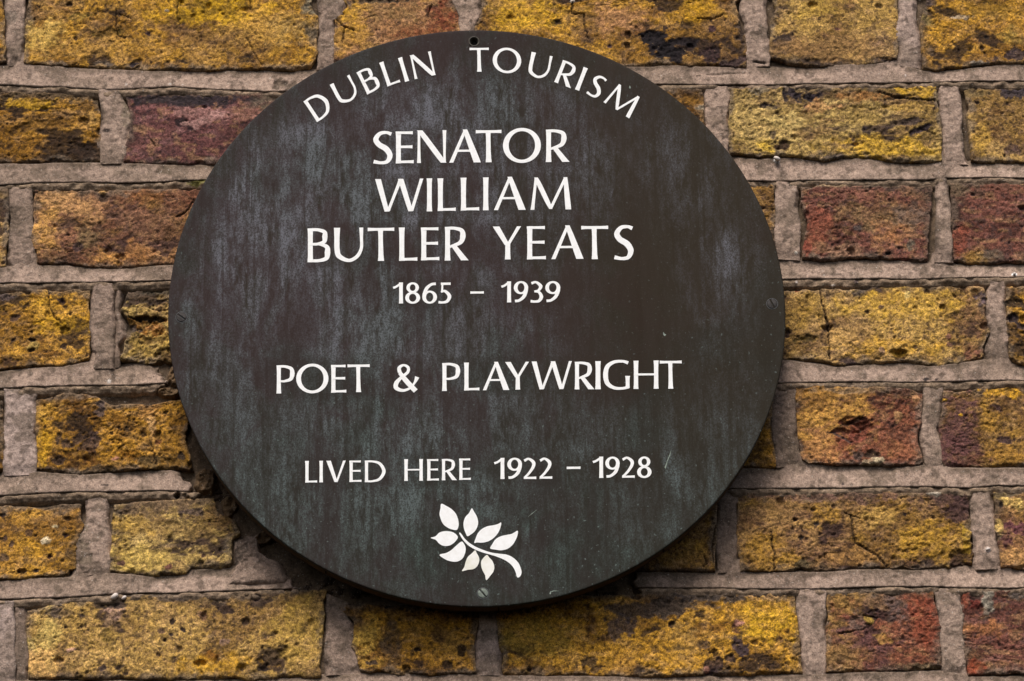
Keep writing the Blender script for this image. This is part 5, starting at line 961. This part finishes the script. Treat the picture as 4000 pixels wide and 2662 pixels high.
mesh_obj('face_plate', V_, Fg, M_BRONZE, plq, Cv, tris=tri[:, ::-1])

def lathe(name, prof, c, mat, n=40, smooth=True, parent=plq):
    """profile of (radius, y) turned about the plaque's axis through c"""
    prof = np.array(prof, float); t = np.linspace(0, 2*math.pi, n, endpoint=False)
    X = c[0]+prof[:, :1]*np.cos(t); Z = c[1]+prof[:, :1]*np.sin(t); Y = prof[:, 1:]*np.ones((1, n))
    return mesh_obj(name, np.stack([X, Y, Z], -1).reshape(-1, 3), grid_faces(len(prof), n, True), mat, parent, smooth=smooth)
# backing disc built of bent segments with small gaps
NSEG = 11
for i in range(NSEG):
    a0, a1 = 2*math.pi*(i+0.35)/NSEG+0.004, 2*math.pi*(i+1.35)/NSEG-0.004*0.2
    t = np.linspace(a0, a1, 40)
    prof = np.array([(RAD-0.030, TY+.0040), (RAD-0.0024, TY+.0037), (RAD-0.0014, TY+.0044), (RAD-0.0011, TY+.0110), (RAD-0.0014, TY+.0176), (RAD-0.0026, TY+.0186), (RAD-0.030, TY+.0186)])
    rj = 0.0003*np.sin(i*2.3)
    X = (prof[:, :1]+rj)*np.cos(t); Z = (prof[:, :1]+rj)*np.sin(t); Y = prof[:, 1:]*np.ones((1, 40))
    Xc = np.stack([X, Y, Z], -1); Fc = grid_faces(len(prof), 40)
    m_ = len(prof); ends = [(0, 40*(1), 40*2, 40*3), (0, 40*3, 40*4, 40*6), (39, 39+40*3, 39+40*2, 39+40), (39, 39+240, 39+160, 39+120)]
    mesh_obj('backing_segment', Xc.reshape(-1, 3), np.vstack([Fc, ends]), M_BACK, plq, smooth=False)
lathe('backing_core', [(0.0005, TY+.0038), (RAD-0.004, TY+.0038), (RAD-0.004, TY+.018), (0.0005, TY+.018)], (0, 0), M_BACK, 96, False)
# open screw hole at the top
lathe('screw_hole', [(0.0042, TY+0.0001), (0.0040, TY-0.00018), (0.0034, TY-0.00012), (0.0028, TY+0.0012), (0.0022, TY+0.0032), (0.0022, TY+.0037), (0.0021, TY+.0038)], hc, M_RIM, 48)
lathe('hole_floor', [(0.0030, TY+.0034), (0.00002, TY+.0034)], hc, M_HOLE, 24)
# slotted screws
for c_, ang, mat in SCREWS:
    n, rng = 64, np.r_[0.0001, np.linspace(0.0003, 0.0034, 15), 0.0036, 0.0037]
    t = np.linspace(0, 2*math.pi, n, endpoint=False)
    X = rng[:, None]*np.cos(t); Z = rng[:, None]*np.sin(t)
    Y = (TY-0.00035-0.00025*(1-(rng/0.0037)**2))[:, None]*np.ones((1, n)); Y[-1] = TY+0.0002; Y[-2] += 0.00015
    a = math.radians(-ang); off = np.abs(-X*math.sin(a)+Z*math.cos(a))
    Y = Y+sm(-off, -0.00055, -0.00038)*0.0010
    mesh_obj('screw', np.stack([X+c_[0], Y, Z+c_[1]], -1).reshape(-1, 3), grid_faces(len(rng), n, True), mat, plq)
    lathe('countersink', [(0.0044, TY+0.0001), (0.0042, TY-0.00016), (0.0040, TY-0.00014), (0.0038, TY+0.0002)], c_, M_CSK, 48)
